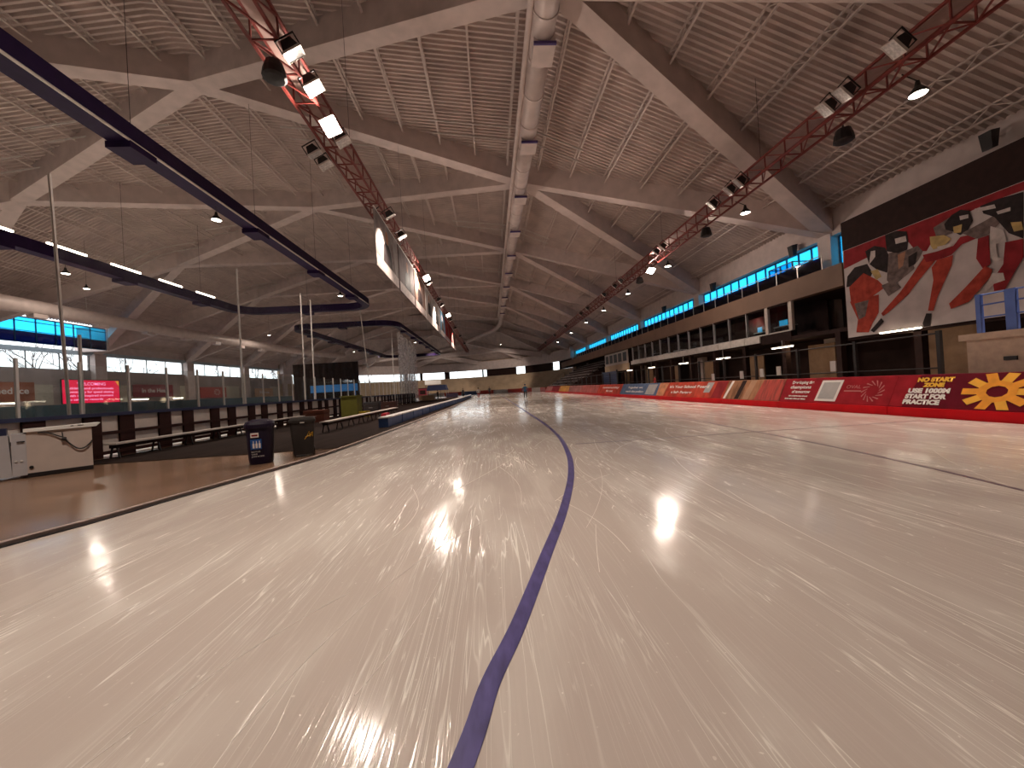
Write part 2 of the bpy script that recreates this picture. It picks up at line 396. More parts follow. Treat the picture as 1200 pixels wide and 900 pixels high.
# ------------------------------------------------------------------ right wall, clerestory, gallery
wr = MB().box(26.2, -30, -.1, 26.7, 118, 8.9).box(26.2, -30, 8.9, 26.7, 14.5, 11.3).build('wall_right', M_darkwall); tag(wr, 'dark wall behind the right-hand concourse and gallery', 'wall', kind='structure')
for k in range(-3, 6):
    yk = 27.4 + 18 * k
    MB().box(25.6, yk - .55, 0, 26.35, yk + .55, 11.4).build('column', M_conc, wr)
M_frameblue = mat('blue_window_frame', (.02, .10, .20), .4)
M_frame = mat('dark_window_frame', (.05, .05, .055), .4)
nwin = 0
def window(y0, y1, x, zs, mats, n, mframe, label, name=None):
    """glazed strip in a wall along y: zs are the row limits, mats a glass per row"""
    global nwin; nwin += 1
    w = thing('window_%d' % nwin, label, 'window', (x, (y0 + y1) / 2, zs[0]), kind='structure')
    ww = (y1 - y0) / n; h = y1 - (y0 + y1) / 2
    fb = MB()
    for k in range(n + 1): fb.box(-.06, -h + k * ww - .045, 0, .06, -h + k * ww + .045, zs[-1] - zs[0])
    for z in zs: fb.box(-.06, -h, z - zs[0] - .05, .06, h, z - zs[0] + .05)
    fb.build('window_frame', mframe, w)
    for r in range(len(zs) - 1):
        me = MB().box(-.012, -ww / 2 + .05, .05, .012, ww / 2 - .05, zs[r + 1] - zs[r] - .05).mesh('pane', mats[r])
        for k in range(n): link('pane', me, w, (0, -h + (k + .5) * ww, zs[r] - zs[0]))
    return w
for k in range(0, 5):
    window(27.4 + 18 * k + .6, 27.4 + 18 * (k + 1) - .6, 26.3, (8.95, 9.85, 11.15), (M_blueglass2, M_blueglass), 13, M_frameblue, 'blue clerestory strip over the gallery, %s bay beyond the mural' % ORD[k])
window(24.3, 26.8, 26.3, (8.95, 11.15), (M_blueglass,), 2, M_frameblue, 'short pale blue clerestory window beside the mural top')
window(14.6, 24.2, 26.3, (10.55, 10.95), (M_glass,), 8, M_black, 'row of small bright slots above the mural')
MB().box(26.2, 14.5, 8.9, 26.7, 24.25, 10.5).box(26.2, 14.5, 11.0, 26.7, 24.25, 11.3).build('wall_infill', M_dark, wr)
# brown concrete band
tb = MB().box(21.9, 22.3, 6.5, 22.5, 116, 7.9).build('trim_1', M_brownband); tag(tb, 'brown concrete band above the press box', 'wall band', kind='structure')
gs = MB().box(22.5, 22.3, 6.5, 26.2, 116, 6.7).build('slab', M_dark, tb)
sl2 = MB().box(22.0, 22.3, 3.7, 26.2, 62, 3.95).build('slab', M_dark, tb)
# glass balustrade along the band
rl = thing('glass_balustrade', 'blue-tinted glass balustrade on top of the brown band', 'railing', (22.2, 24, 7.9))
rb = MB().tube([(0, 0, 1.0), (0, 72, 1.0)], .035, 6).build('handrail', M_steel, rl)
me = MB().bar((0, 0, 0), (0, 0, 1.0), .05).mesh('post', M_steel); mg = MB().box(-.01, .06, .08, .01, 1.94, .9).mesh('glass_pane', M_blueglass2)
for k in range(37):
    link('post', me, rl, (0, 2 * k, 0))
    if k < 36: link('glass_pane', mg, rl, (0, 2 * k, 0))
# glass booth at the near end of the gallery
gb = thing('glass_booth', 'small blue glass viewing booth above the brown band beside the mural', 'booth', (23.2, 27.6, 7.9))
fb = MB()
for yy in (0, 1.2, 2.4): fb.bar((0, yy, 0), (0, yy, 1.75), .09); fb.bar((1.6, yy, 0), (1.6, yy, 1.75), .09)
for z in (0.05, 1.0, 1.75):
    fb.bar((0, 0, z), (0, 2.4, z), .07); fb.bar((1.6, 0, z), (1.6, 2.4, z), .07); fb.bar((0, 0, z), (1.6, 0, z), .07); fb.bar((0, 2.4, z), (1.6, 2.4, z), .07)
fb.build('booth_frame', M_frameblue, gb)
pm = MB().box(-.01, .06, .06, .01, 1.14, .94).mesh('glass_pane', M_blueglass)
for xx in (0, 1.6):
    for yy in (0, 1.2):
        link('glass_pane', pm, gb, (xx, yy, .03)); link('glass_pane', pm, gb, (xx, yy, .85))
# press box
pb = thing('press_box', 'long glazed press box under the brown band', 'press box', (22.1, 26.5, 3.95))
MB().box(2.6, 0, 0, 2.8, 32, 2.5).build('back_wall', M_darkwall, pb)
cf_m = mat('cream_frame', (.55, .46, .40), .5)
for k in range(14):
    yy = .2 + k * 2.4
    MB().box(-.1, yy - (.16 if k in (0, 1) else .05), .45, .1, yy + (.16 if k in (0, 1) else .03), 2.55).build('mullion', cf_m if k < 2 else M_grey, pb)
MB().box(-.08, .2, 2.42, .08, 31.4, 2.55).build('head_rail', M_dark, pb); MB().box(-.08, .2, .42, .08, 31.4, .52).build('sill_rail', M_steel, pb)
pm = MB().box(-.01, .1, .52, .01, 2.3, 2.42).mesh('glass_pane', M_glass)
for k in range(13): link('glass_pane', pm, pb, (0, .2 + k * 2.4, 0))
fm = MB().box(-.22, .03, -.12, -.08, 1.87, .42).mesh('fascia_panel', mat('white_fascia', (.62, .55, .50), .5))
for k in range(15): link('fascia_panel', fm, pb, (0, 3.3 + 1.9 * k, 0))
MB().box(-.12, .2, -.3, .1, 3.2, .42).build('end_panel', M_dark, pb)
fm = MB().box(-.05, .1, .05, .05, 1.9, 1.5).mesh('p', M_greywall)
for i, (yy, dx, w_, h_, mm) in enumerate(((1.2, .6, 1.6, 1.0, M_grey), (4.4, .8, 1.0, .9, M_white), (10, 1, 1.6, .8, M_black), (15, 1, 1.4, .9, M_black), (18, .8, 2.0, .8, M_white), (21.5, .9, 1.5, .7, M_white), (25, .7, 1.2, 1.0, M_grey))):
    t = thing('desk', ['grey desk behind the nearest press box pane', 'white desk in the second press box pane', 'black desk in the middle of the press box', 'second black desk in the press box', 'long white desk in the farther press box', 'short white desk past the long one', 'grey desk at the far end of the press box'][i], 'desk', (22.1 + dx, 26.5 + yy, 3.95), group='press box desks')
    MB().box(0, 0, h_ - .06, .7, w_, h_).build('desk_top', mm, t)
    for yy2 in (.05, w_ - .1): MB().box(.05, yy2, 0, .65, yy2 + .06, h_ - .06).build('leg', M_black, t)
    mon = MB().box(.2, w_ * .25, h_, .26, w_ * .75, h_ + .45).build('monitor', mat('blue_screen', (.02, .30, .55), .3, emit=.6) if i in (0, 1) else M_black, t)
# lounge glazing at the far end
lb = thing('gallery_lounge', 'pale glazed lounge on the gallery beyond the press box', 'lounge', (21.6, 59, 3.4))
MB().box(.1, 0, .8, .2, 12, 2.9).build('front_wall', mat('pale_lounge', (.50, .43, .39), .6), lb)
MB().box(0, 0, -.3, .3, 12, .8).build('parapet', M_tan, lb)
for k in range(5):
    MB().box(.04, .6 + 2.3 * k, 1.2, .09, 2.1 + 2.3 * k, 2.6).build('window', M_black, lb)
# concourse back wall details, tubes, posts
for i, (yy, z) in enumerate(((18.9, 3.22), (27.0, 3.2), (34.2, 2.95), (41.5, 2.95), (50, 2.95), (58, 2.95), (68, 2.9))):
    t = thing('tube_light', 'fluorescent tube under the mural' if i == 0 else 'fluorescent tube glowing in the concourse, %s beyond the mural' % ORD[i - 1], 'light', (21.5, yy, z), group='concourse tube lights')
    MB().box(-.06, -1.05, .03, .06, 1.05, .1).build('fitting', M_white, t)
    MB().tube([(0, -1, 0), (0, 1, 0)], .04, 8).build('tube', M_tube, t)
    MB().bar((0, 0, .1), (0, 0, 3.7 - z if i else .2), .03).build('hanger', M_steel, t)
    MB().box(3.2, -.9, -2.7, 3.3, 1.4, .1).build('wall_glow_panel', mat('tube_glow_tan', (.32, .19, .11), .6), t)  # lit doorway zone behind the tube: its glow is in the tan colour
    light('POINT', t, (.9, 0, -.3), 60, .3, (1, .75, .45))
for i, yy in enumerate([14.0 + 4.5 * k for k in range(13)]):
    o = MB().box(22.0, yy - .18, 0, 22.36, yy + .18, 3.7).build('concourse_column', M_dark); tag(o, '%s dark column under the gallery from the near end' % ORD[i], 'column', 'gallery columns')
# steel fence behind pads
fn = thing('steel_fence', 'dark steel fence with rails behind the red pads', 'fence', (13.2, 0, 0))
pm = MB().box(-.05, -.05, 0, .05, .05, 2.4).mesh('post', M_black)
for k in range(22): link('post', pm, fn, (0, 10.54 + 2.6 * k, 0))
for z in (1.3, 2.32): MB().tube([(0, 10.5, z), (0, 65.2, z)], .025, 6).build('rail', M_black, fn)
for i, (yy, z) in enumerate(((22.0, 1.36), (19.4, 1.40), (17.9, 1.45), (16.8, 1.5), (14.0, 1.55))):
    o = MB().box(13.12, yy - .12, z - .2, 13.16, yy + .12, z + .2).build('notice', M_white); tag(o, 'small white notice on the dark fence, %s from the far end' % ORD[i], 'notice', 'notices on the fence')
# beige block and blue railing
o = MB().box(13.0, 3.2, 0, 15.4, 9.75, 2.0).build('block_wall', M_beige)
tag(o, 'beige concrete block behind the starburst pad', 'concrete block')
MB().box(12.9, 3.1, 2.0, 15.5, 9.85, 2.17).build('coping', M_beige, o)
MB().box(12.97, 8.75, 1.42, 13.01, 9.0, 1.52).build('vent', M_black, o)
br = thing('blue_railing', 'blue steel railing on top of the beige block', 'railing', (13.2, 0, 2.17))
M_bluep = mat('blue_rail_paint', (.07, .12, .36), .45)
for yy, w_ in ((9.57, .1), (8.93, .2), (7.4, .1), (5.9, .1)): MB().box(-.05, yy - w_ / 2, 0, .05, yy + w_ / 2, 1.05).build('post', M_bluep, br)
for z in (.42, .75, 1.02): MB().tube([(0, 9.57, z), (0, 4, z)], .022, 6).build('rail', M_bluep, br)

# mural
mu = thing('skater_mural', 'huge banner photograph of speed skaters racing in red suits', 'banner', (21.95, 22.2, 3.25))
MW, MH = 11.5, 5.3
canvas = MB().box(-.03, -MW, 0, .03, 0, MH).build('canvas', mat('mural_white', (.50, .42, .40),.8, spec=.1, var=.12, scale=1.3), mu)
def mural_shape(pts, m, lift, name='printed_figure'):
    """pts in metres from the lower far corner of the banner"""
    b = MB(); P = [(-.03 - lift, -u, v) for u, v in pts]
    n = Vector((0, 0, 0)); b.poly(P[::-1]); ob = b.build(name, m, canvas); return ob
m_mr = mat('mural_red', (.25, .022, .026),.8, spec=.1, var=.25, scale=2); m_mr2 = mat('mural_bright_red', (.36, .05, .032),.8, spec=.1, var=.3, scale=3)
m_mk = mat('mural_black', (.03, .022, .022),.8, spec=.1, var=.3, scale=4); m_mg = mat('mural_grey', (.16, .115, .105),.8, spec=.1, var=.4, scale=4)
m_mw = mat('mural_pale', (.52, .44, .41),.8, spec=.1, var=.2, scale=4); m_my = mat('mural_yellow', (.42, .27, .08), .6, var=.25, scale=4); m_sk = mat('mural_skin', (.34, .17, .11),.8, spec=.1, var=.2, scale=4)
MUR = [('r', [(0.07, 5.28), (8.0, 5.28), (7.98, 4.93), (7.2, 4.95), (6.35, 4.89), (5.54, 4.76), (4.62, 4.27), (3.66, 4.46), (2.38, 4.45), (1.37, 4.4), (0.0, 4.2)]),
 ('r', [(3.62, 5.22), (4.68, 5.26), (5.56, 5.25), (5.39, 4.65), (4.77, 4.21), (4.43, 3.72), (3.96, 3.89), (3.66, 4.46)]),
 ('k', [(0.2, 3.7), (0.69, 4.09), (1.45, 4.06), (1.72, 3.46), (1.49, 3.11), (0.61, 3.04), (0.09, 3.07)]),
 ('k', [(1.39, 4.8), (1.92, 4.92), (2.49, 4.61), (2.73, 3.93), (2.5, 3.23), (1.93, 3.6), (1.55, 4.03)]),
 ('w', [(1.7, 4.69), (1.95, 4.65), (1.93, 4.31), (1.55, 3.97)]),
 ('q', [(0.27, 3.02), (1.2, 3.61), (1.99, 2.97), (2.35, 2.47), (1.63, 2.15), (0.32, 2.14)]),
 ('y', [(1.62, 3.59), (2.03, 3.57), (2.2, 3.11), (1.89, 3.0)]),
 ('q', [(0.26, 2.15), (1.99, 2.17), (1.92, 1.17), (1.53, 0.63), (1.28, 0.15), (0.53, 0.26), (0.69, 0.99)]),
 ('g', [(0.54, 1.98), (1.41, 2.0), (1.14, 1.11), (0.75, 0.98)]),
 ('g', [(2.66, 4.25), (3.64, 4.09), (4.06, 4.13), (4.28, 3.77), (3.82, 3.01), (3.38, 2.77), (2.72, 2.38), (2.47, 2.84)]),
 ('s', [(3.1, 4.0), (3.5, 4.05), (3.33, 3.35), (3.1, 3.24)]),
 ('k', [(3.61, 3.73), (4.04, 3.86), (3.92, 3.26), (3.58, 3.18)]),
 ('k', [(2.54, 5.28), (3.1, 5.28), (3.61, 5.04), (3.66, 4.55), (3.59, 4.11), (3.11, 4.09), (2.57, 4.38)]),
 ('w', [(3.02, 4.89), (3.55, 4.83), (3.58, 4.54), (3.05, 4.6)]),
 ('g', [(2.16, 2.62), (2.84, 2.73), (3.17, 2.26), (2.51, 1.94)]),
 ('w', [(3.83, 3.19), (4.35, 3.66), (4.26, 3.42), (3.9, 2.99)]),
 ('q', [(4.34, 3.48), (4.86, 3.21), (4.03, 2.4), (3.49, 1.8), (2.45, 1.07), (2.15, 0.92), (2.06, 1.09), (3.16, 2.07), (3.81, 2.83)]),
 ('q', [(4.86, 3.13), (5.51, 3.16), (5.42, 2.69), (5.09, 2.01), (4.75, 1.31), (4.56, 0.74), (4.33, 0.78), (4.5, 1.55), (4.65, 2.22), (4.61, 2.85)]),
 ('k', [(1.4, 0.24), (2.05, 0.84), (2.18, 0.62), (1.59, 0.1)]),
 ('k', [(4.06, 0.2), (4.25, 0.67), (4.48, 0.62), (4.37, 0.01), (4.09, 0.01)]),
 ('r', [(4.27, 3.59), (4.88, 3.55), (5.54, 3.57), (5.83, 3.88), (6.41, 3.81), (6.53, 3.6), (5.88, 3.53), (5.44, 3.18), (4.86, 3.13), (4.4, 3.19)]),
 ('g', [(4.8, 4.73), (5.55, 4.96), (5.54, 4.17), (4.92, 4.15)]),
 ('y', [(4.63, 4.36), (5.22, 4.21), (5.49, 3.93), (5.19, 3.7), (4.74, 3.69), (4.64, 3.91)]),
 ('w', [(4.9, 3.77), (5.54, 3.7), (5.47, 3.58), (4.96, 3.57)]),
 ('k', [(5.55, 5.0), (5.9, 5.1), (6.22, 4.91), (6.32, 4.41), (6.1, 4.02), (5.83, 3.96), (5.57, 4.23), (5.3, 4.43), (5.25, 4.71)]),
 ('w', [(5.85, 4.83), (6.18, 4.76), (6.17, 4.6), (5.87, 4.63)]),
 ('y', [(5.59, 4.44), (5.93, 4.42), (5.87, 4.07), (5.6, 4.14)]),
 ('g', [(5.9, 4.02), (6.75, 4.23), (7.05, 4.33), (7.27, 4.0), (6.89, 3.62), (6.4, 3.57)]),
 ('k', [(6.6, 4.93), (7.2, 4.95), (7.98, 4.86), (7.88, 3.0), (7.46, 3.39), (7.05, 4.25), (6.7, 4.56)]),
 ('w', [(6.41, 4.9), (7.08, 4.78), (7.12, 4.6), (6.53, 4.72)]),
 ('w', [(7.12, 4.45), (7.57, 4.43), (7.56, 4.28), (7.17, 4.31)]),
 ('y', [(7.54, 3.81), (7.86, 3.7), (7.9, 3.35), (7.62, 3.39)]),
 ('r', [(6.46, 3.55), (6.83, 3.56), (6.82, 2.31), (6.57, 2.16), (6.35, 2.71)]),
 ('r', [(7.33, 3.06), (7.88, 3.0), (7.85, 2.27), (7.54, 1.71), (7.23, 1.11), (6.88, 1.12), (6.85, 1.6), (7.23, 2.18)]),
 ('w', [(6.91, 3.92), (7.3, 3.6), (7.39, 3.11), (7.04, 3.09), (7.07, 2.54), (7.24, 2.41), (7.06, 2.31), (6.84, 2.54), (6.86, 3.47)]),
 ('q', [(6.64, 2.29), (6.87, 2.06), (6.8, 1.77), (5.99, 0.86), (5.3, 0.67), (5.24, 0.94), (5.9, 1.54)]),
 ('w', [(6.86, 1.91), (7.21, 1.81), (7.25, 1.49), (6.9, 1.43), (6.58, 1.12), (6.59, 1.36)])]
MUR += [('k', [(8.6, 5.0), (10.4, 5.1), (10.6, 3.6), (9.2, 3.3)]), ('q', [(9.0, 3.3), (10.6, 3.4), (10.2, 1.6), (9.3, .5), (8.7, .5), (9.3, 1.8)]), ('w', [(8.4, 4.0), (9.0, 4.1), (8.9, 2.8), (8.5, 2.6)])]
key = dict(r=m_mr, q=m_mr2, k=m_mk, g=m_mg, w=m_mw, y=m_my, s=m_sk)
for i, (c, pts) in enumerate(MUR): mural_shape(pts, key[c], .0015 * (i + 1))
MB().box(22.0, 10.2, 3.1, 22.3, 22.3, 10.3).build('wall_near_gallery', M_dark, wr)

# ------------------------------------------------------------------ pads along the right
PX0, PX1, PZ0, PZ1 = 11.72, 12.12, .27, 1.14
sv = Vector((PX1 - PX0, 0, PZ1 - PZ0)); SL = sv.length; sdir = sv.normalized()
def on_pad(root, y0, u, v, lift=.006):      # u metres from the far end towards the camera, v up the slope
    nrm = Vector((-sdir.z, 0, sdir.x))
    return Vector((PX0, y0 - u, PZ0)) + sdir * v + nrm * lift
def pad_poly(root, y0, pts, m, name, lift=.006, loc=None):
    b = MB(); P = [on_pad(root, y0, u, v, lift) - Vector(loc) for u, v in pts]
    b.poly(P); return b.build(name, m, root)
def pad_text(root, y0, u, v, text, h, m, loc, fit=None, shear=.0, lift=.008, bold=.0):
    o_ = on_pad(root, y0, u, v, lift) - Vector(loc)
    return lettering('lettering', text, h, frame_mtx(o_, (0, -1, 0), sdir), m, root, 'CENTER', shear, fit, bold)
m_pw = mat('print_white', (.80, .72, .68), .5, var=.04); m_po = mat('print_orange', (.88, .33, .012), .5, var=.12, scale=6); m_pyw = mat('print_amber', (.85, .45, .03), .5)
m_mar = mat('pad_maroon', (.13, .005, .015), .6, var=.15, scale=3, spec=.08)
def pad_cover(name, col, var=.25, scale=3, stretch=(1, 1, 1)): return mat(name, col, .6, var=var, scale=scale, stretch=stretch, spec=.08)
m_dr = pad_cover('pad_dark_red', (.30, .012, .02), .22, 2.5); m_photo = pad_cover('pad_brown_photo', (.28, .13, .07), .7, 2.2, (1, 1.6, .25)); m_or = pad_cover('pad_orange_red', (.45, .06, .035), .4, 2.0); m_bl = pad_cover('pad_grey_blue', (.10, .14, .24), .2)
def pad(y_far, y_near, mcov, label, xoff=0.0):
    ln = y_far - y_near; loc = (PX0, (y_far + y_near) / 2, 0)
    r = thing('crash_pad', label, 'pad', loc, group='crash pads along the outer edge')
    h = ln / 2 - .012
    MB().hexa([(-.06, -h, 0), (.5, -h, 0), (.5, -h, .25), (-.06, -h, .25)][::-1], [(-.06, h, 0), (.5, h, 0), (.5, h, .25), (-.06, h, .25)][::-1]).build('base_strip', M_red, r)
    cv = MB().hexa([(-.0, -h, .25), (.75, -h, .25), (.75, -h, PZ1), (PX1 - PX0, -h, PZ1), (0, -h, PZ0)][::-1], [(-.0, h, .25), (.75, h, .25), (.75, h, PZ1), (PX1 - PX0, h, PZ1), (0, h, PZ0)][::-1]).build('cover', mcov, r)
    return cv, loc
# nearest pad with the starburst and the notice
p, lc = pad(10.75, 5.2, m_mar, 'maroon pad reading NO START ZONE with an orange starburst'); yf = 10.75
for u, v, tx, h, fit, m in ((.98, .755, 'NO START', .115, .86, m_pyw), (.99, .605, 'ZONE', .105, .50, m_pyw), (.90, .425, 'USE 1000M', .125, 1.0, m_pw), (.86, .255, 'START FOR', .125, 1.0, m_pw), (.80, .09, 'PRACTICE', .125, .9, m_pw)):
    pad_text(p, yf, u, v, tx, h, m, lc, fit, bold=.012)
pad_poly(p, yf, [(0, 0), (.36, 0), (.6, SL), (0, SL)], m_dr, 'print_patch', .004, lc)
cx, cy = 2.33, .47
for k in range(10):
    a = 2 * math.pi * k / 10; ca, sa = math.cos(a), math.sin(a)
    def pt(r, t): return (cx + 1.35 * (r * ca - t * sa), max(.01, min(SL - .01, cy + r * sa + t * ca)))
    pad_poly(p, yf, [pt(.14, -.075), pt(.50, -.082), pt(.50, .082), pt(.14, .075)], m_po if k % 2 else mat('print_gold', (.90, .43, .03), .5, var=.1), 'starburst_ray', .007 + .0004 * k, lc)
    a2 = a + math.pi / 10; 
    pad_poly(p, yf, [(cx + 1.35 * .15 * math.cos(a - .32), cy + .15 * math.sin(a - .32)), (cx + 1.35 * .28 * math.cos(a - .32), cy + .28 * math.sin(a - .32)), (cx + 1.35 * .28 * math.cos(a + .32), cy + .28 * math.sin(a + .32)), (cx + 1.35 * .15 * math.cos(a + .32), cy + .15 * math.sin(a + .32))], m_po, 'starburst_ring', .012, lc)
pad_poly(p, yf, [(3.0, 0.01), (5.5, 0.01), (5.5, SL - .01), (3.15, SL - .01), (2.85, .5)], m_po, 'print_patch', .005, lc)
# dark red pad: words, blank square, emblem
p, lc = pad(15.1, 10.75, m_dr, 'dark red pad with white words, a blank white square and a round emblem'); yf = 15.1
for u, v, tx, h, fit in ((.92, .74, 'Developing the', .12, 1.02), (.88, .545, 'champions', .13, .98), (.95, .36, 'of tomorrow', .12, .86), (.88, .215, 'Help us build the future of speed', .05, .9), (.78, .10, 'skating with a gift to our athletes', .05, 1.0)):
    pad_text(p, yf, u, v, tx, h, m_pw, lc, fit, bold=.006)
pad_poly(p, yf, [(1.70, .07), (2.55, .07), (2.62, .86), (1.78, .86)], m_pw, 'white_square', .006, lc)
pad_poly(p, yf, [(1.80, .15), (2.46, .15), (2.52, .78), (1.87, .78)], mat('print_pale_grey', (.42, .39, .38), .5), 'grey_square', .009, lc)
m_pk = mat('print_pink', (.50, .16, .15), .5)
for k in range(14):
    a = 2 * math.pi * k / 14; c0, s0 = math.cos(a), math.sin(a); c1, s1 = math.cos(a + .5), math.sin(a + .5)
    pad_poly(p, yf, [(3.72 + .20 * c0, .46 + .20 * s0), (3.72 + .36 * c1, .46 + .36 * s1), (3.72 + .36 * math.cos(a + .62), .46 + .36 * math.sin(a + .62)), (3.72 + .2 * math.cos(a + .16), .46 + .2 * math.sin(a + .16))], m_pk, 'emblem_stroke', .006, lc)
pad_text(p, yf, 3.05, .55, 'OVAL', .12, m_pk, lc, .5); pad_poly(p, yf, [(2.75, .44), (3.35, .44), (3.35, .48), (2.75, .48)], m_pk, 'emblem_bar', .006, lc)
# photograph pad
p, lc = pad(18.9, 15.1, m_photo, 'pad printed with a blurred brown and red photograph'); yf = 18.9
for (a_, b_, c_, m) in ((0, .18, .3, m_pw), (.9, 1.2, .2, m_dark if False else M_dark), (1.5, 1.9, .2, mat('photo_sand', (.42, .22, .12), .5)), (2.3, 3.8, .25, mat('photo_red', (.38, .035, .02), .5, var=.5, scale=3, stretch=(1, 3, .4)))):
    pad_poly(p, yf, [(a_, .01), (b_ if b_ < 3.7 else 3.78, .01), (min(b_ + c_, 3.78), SL - .01), (a_ + c_, SL - .01)], m, 'print_patch', .005, lc)
# orange pad
p, lc = pad(26.8, 18.9, m_or, 'long orange-red pad with two lines of white lettering'); yf = 26.8
pad_text(p, yf, 4.0, .58, "It's Your School Board", .17, m_pw, lc, 4.6, bold=.008); pad_text(p, yf, 3.4, .22, 'a Safe Partner', .16, m_pw, lc, 2.6, bold=.008)
pad_poly(p, yf, [(0, .01), (1.1, .01), (1.4, SL - .01), (0, SL - .01)], mat('print_peach', (.55, .22, .10), .5, var=.3), 'print_patch', .004, lc)
pad_poly(p, yf, [(5.9, .3), (6.5, .3), (6.7, .9), (6.1, .9)], M_grey, 'print_patch', .005, lc); pad_poly(p, yf, [(6.8, .01), (7.7, .01), (7.88, SL - .01), (7.0, SL - .01)], m_mr, 'print_patch', .005, lc)
# grey blue pad
p, lc = pad(34.5, 26.8, m_bl, 'grey-blue pad with two lines of pale lettering'); yf = 34.5
pad_text(p, yf, 3.2, .55, 'Together we', .17, m_pw, lc, 3.2, bold=.006); pad_text(p, yf, 3.3, .2, 'reach the podium', .17, m_pw, lc, 4.0, bold=.006)
pad_poly(p, yf, [(5.6, .06), (7.2, .06), (7.4, .86), (5.8, .86)], M_grey, 'pale_square', .005, lc)
p, lc = pad(42.1, 34.5, m_or, 'orange-red pad with pale lettering beyond the grey-blue pad'); yf = 42.1
pad_text(p, yf, 4.2, .55, 'community', .2, m_pw, lc, 5.2, bold=.008); pad_text(p, yf, 4.2, .18, 'first', .2, m_pw, lc, 2.2, bold=.008)
fcol = [((.36, .10, .09), 'faded red pad past the second orange pad'), ((.30, .12, .11), 'rosy brown pad, second past the second orange pad'), ((.50, .24, .06), 'yellow-orange pad in the far row'), ((.26, .02, .03), 'deep red pad just past the yellow-orange pad'), ((.42, .16, .15), 'pink pad where the far row begins to curve')]
yy = 42.1
for i, (c, lb_) in enumerate(fcol):
    pad(yy + 8.0, yy, pad_cover('pad_far_%d' % i, c, .45, 3, (1, 1, .5)), lb_); yy += 8.0
# curved row round the far bend
m_fr = [mat('far_red', (.40, .03, .02), .5), mat('far_white', (.55, .48, .44), .5), mat('far_blue', (.05, .09, .22), .5)]
R0 = 37.9; cyb = 82.1
for k in range(16):
    a0 = math.pi * k / 20 + .004; a1 = math.pi * (k + 1) / 20 - .004
    def cp(r, a): return (-26.1 + r * math.cos(a), cyb + r * math.sin(a))
    a_, b_, c_, d_ = cp(R0, a0), cp(R0 + .45, a0), cp(R0 + .45, a1), cp(R0, a1)
    o = MB().hexa([(q[0], q[1], 0) for q in (a_, b_, c_, d_)], [(q[0], q[1], 1.0) for q in (a_, b_, c_, d_)]).build('bend_pad', m_fr[[0, 1, 0, 0, 1, 0, 2, 0, 1, 0, 0, 0, 1, 0, 2, 0][k]])
    tag(o, '%s pad round the far bend counted from the right' % ORD[k], 'pad', 'pads round the far bend')

# ------------------------------------------------------------------ far end: curved wall, windows, bank of tiers
def ell(a, r=1.0): return (XC + AX * r * math.cos(a), Y0 + BY * r * math.sin(a))
wf = MB()
NS = 48
for k in range(NS):
    a0, a1 = math.pi * k / NS, math.pi * (k + 1) / NS
    p0, p1 = ell(a0, 1.0), ell(a1, 1.0); q0, q1 = ell(a0, 1.012), ell(a1, 1.012)
    for z0, z1 in ((-.1, 6.5), (9.3, 13.2)):
        wf.hexa([p0 + (z0,), q0 + (z0,), q1 + (z0,), p1 + (z0,)], [p0 + (z1,), q0 + (z1,), q1 + (z1,), p1 + (z1,)])
wf = wf.build('wall_far', M_tan); tag(wf, 'curved tan wall at the far end of the hall', 'wall', kind='structure')
MB().hexa([ell(math.pi * k / 24, .995) + (9.25,) for k in range(25)] + [ell(math.pi * k / 24, .97) + (9.25,) for k in range(24, -1, -1)], [ell(math.pi * k / 24, .995) + (12.6,) for k in range(25)] + [ell(math.pi * k / 24, .97) + (12.6,) for k in range(24, -1, -1)]).build('ring_beam', M_conc, wf)
def ang(x): return math.acos(max(-1, min(1, (x - XC) / AX)))
glz = [(-60.6, -55, 1), (-49.2, -34.6, 1), (-33.4, -28.8, 1), (-27.8, -18.9, 1), (-16.8, -3.2, 1), (-2.6, -1.3, 1), (10.4, 13.6, 1), (22.2, 23.7, 1)]
wi = 0; xprev = -61.0
glz_all = []
for x0, x1, _ in glz:
    if x0 - xprev > .05: glz_all.append((xprev, x0, 0))
    glz_all.append((x0, x1, 1)); xprev = x1
glz_all.append((xprev, 26.0, 0))
for x0, x1, gl in glz_all:
    n = max(1, int(abs(x1 - x0) / 3)); 
    if gl:
        nwin += 1; wi += 1
        w = thing('window_%d' % nwin, '%s bright window in the far end wall counted from the left' % ORD[wi - 1], 'window', kind='structure')
    for k in range(n):
        a0 = ang(x0 + (x1 - x0) * k / n); a1 = ang(x0 + (x1 - x0) * (k + 1) / n)
        p0, p1 = ell(a0, 1.004), ell(a1, 1.004); q0, q1 = ell(a0, 1.008), ell(a1, 1.008)
        b = MB().hexa([p0 + (6.5,), q0 + (6.5,), q1 + (6.5,), p1 + (6.5,)], [p0 + (9.3,), q0 + (9.3,), q1 + (9.3,), p1 + (9.3,)])
        if gl:
            b.build('pane', M_glass, w)
            MB().bar(ell(a0, 1.0) + (6.5,), ell(a0, 1.0) + (9.3,), .12).build('mullion', M_frame, w)
        else: b.build('dark_panel', M_dark if x0 > -30 else M_conc, wf)
# tiers of the bank
tier = thing('end_tiers', 'tan concrete tiers below the far end windows', 'terrace')
for j in range(7):
    b = MB(); r0 = .985 - .014 * j; r1 = .985 - .014 * (j + 1); z = 5.2 - .72 * j
    for k in range(3, 40):
        a0, a1 = math.pi * k / 44, math.pi * (k + 1) / 44
        b.hexa([ell(a0, r1) + (0,), ell(a0, r0) + (0,), ell(a1, r0) + (0,), ell(a1, r1) + (0,)], [ell(a0, r1) + (z,), ell(a0, r0) + (z,), ell(a1, r0) + (z,), ell(a1, r1) + (z,)])
    b.build('tier', M_tan, tier)
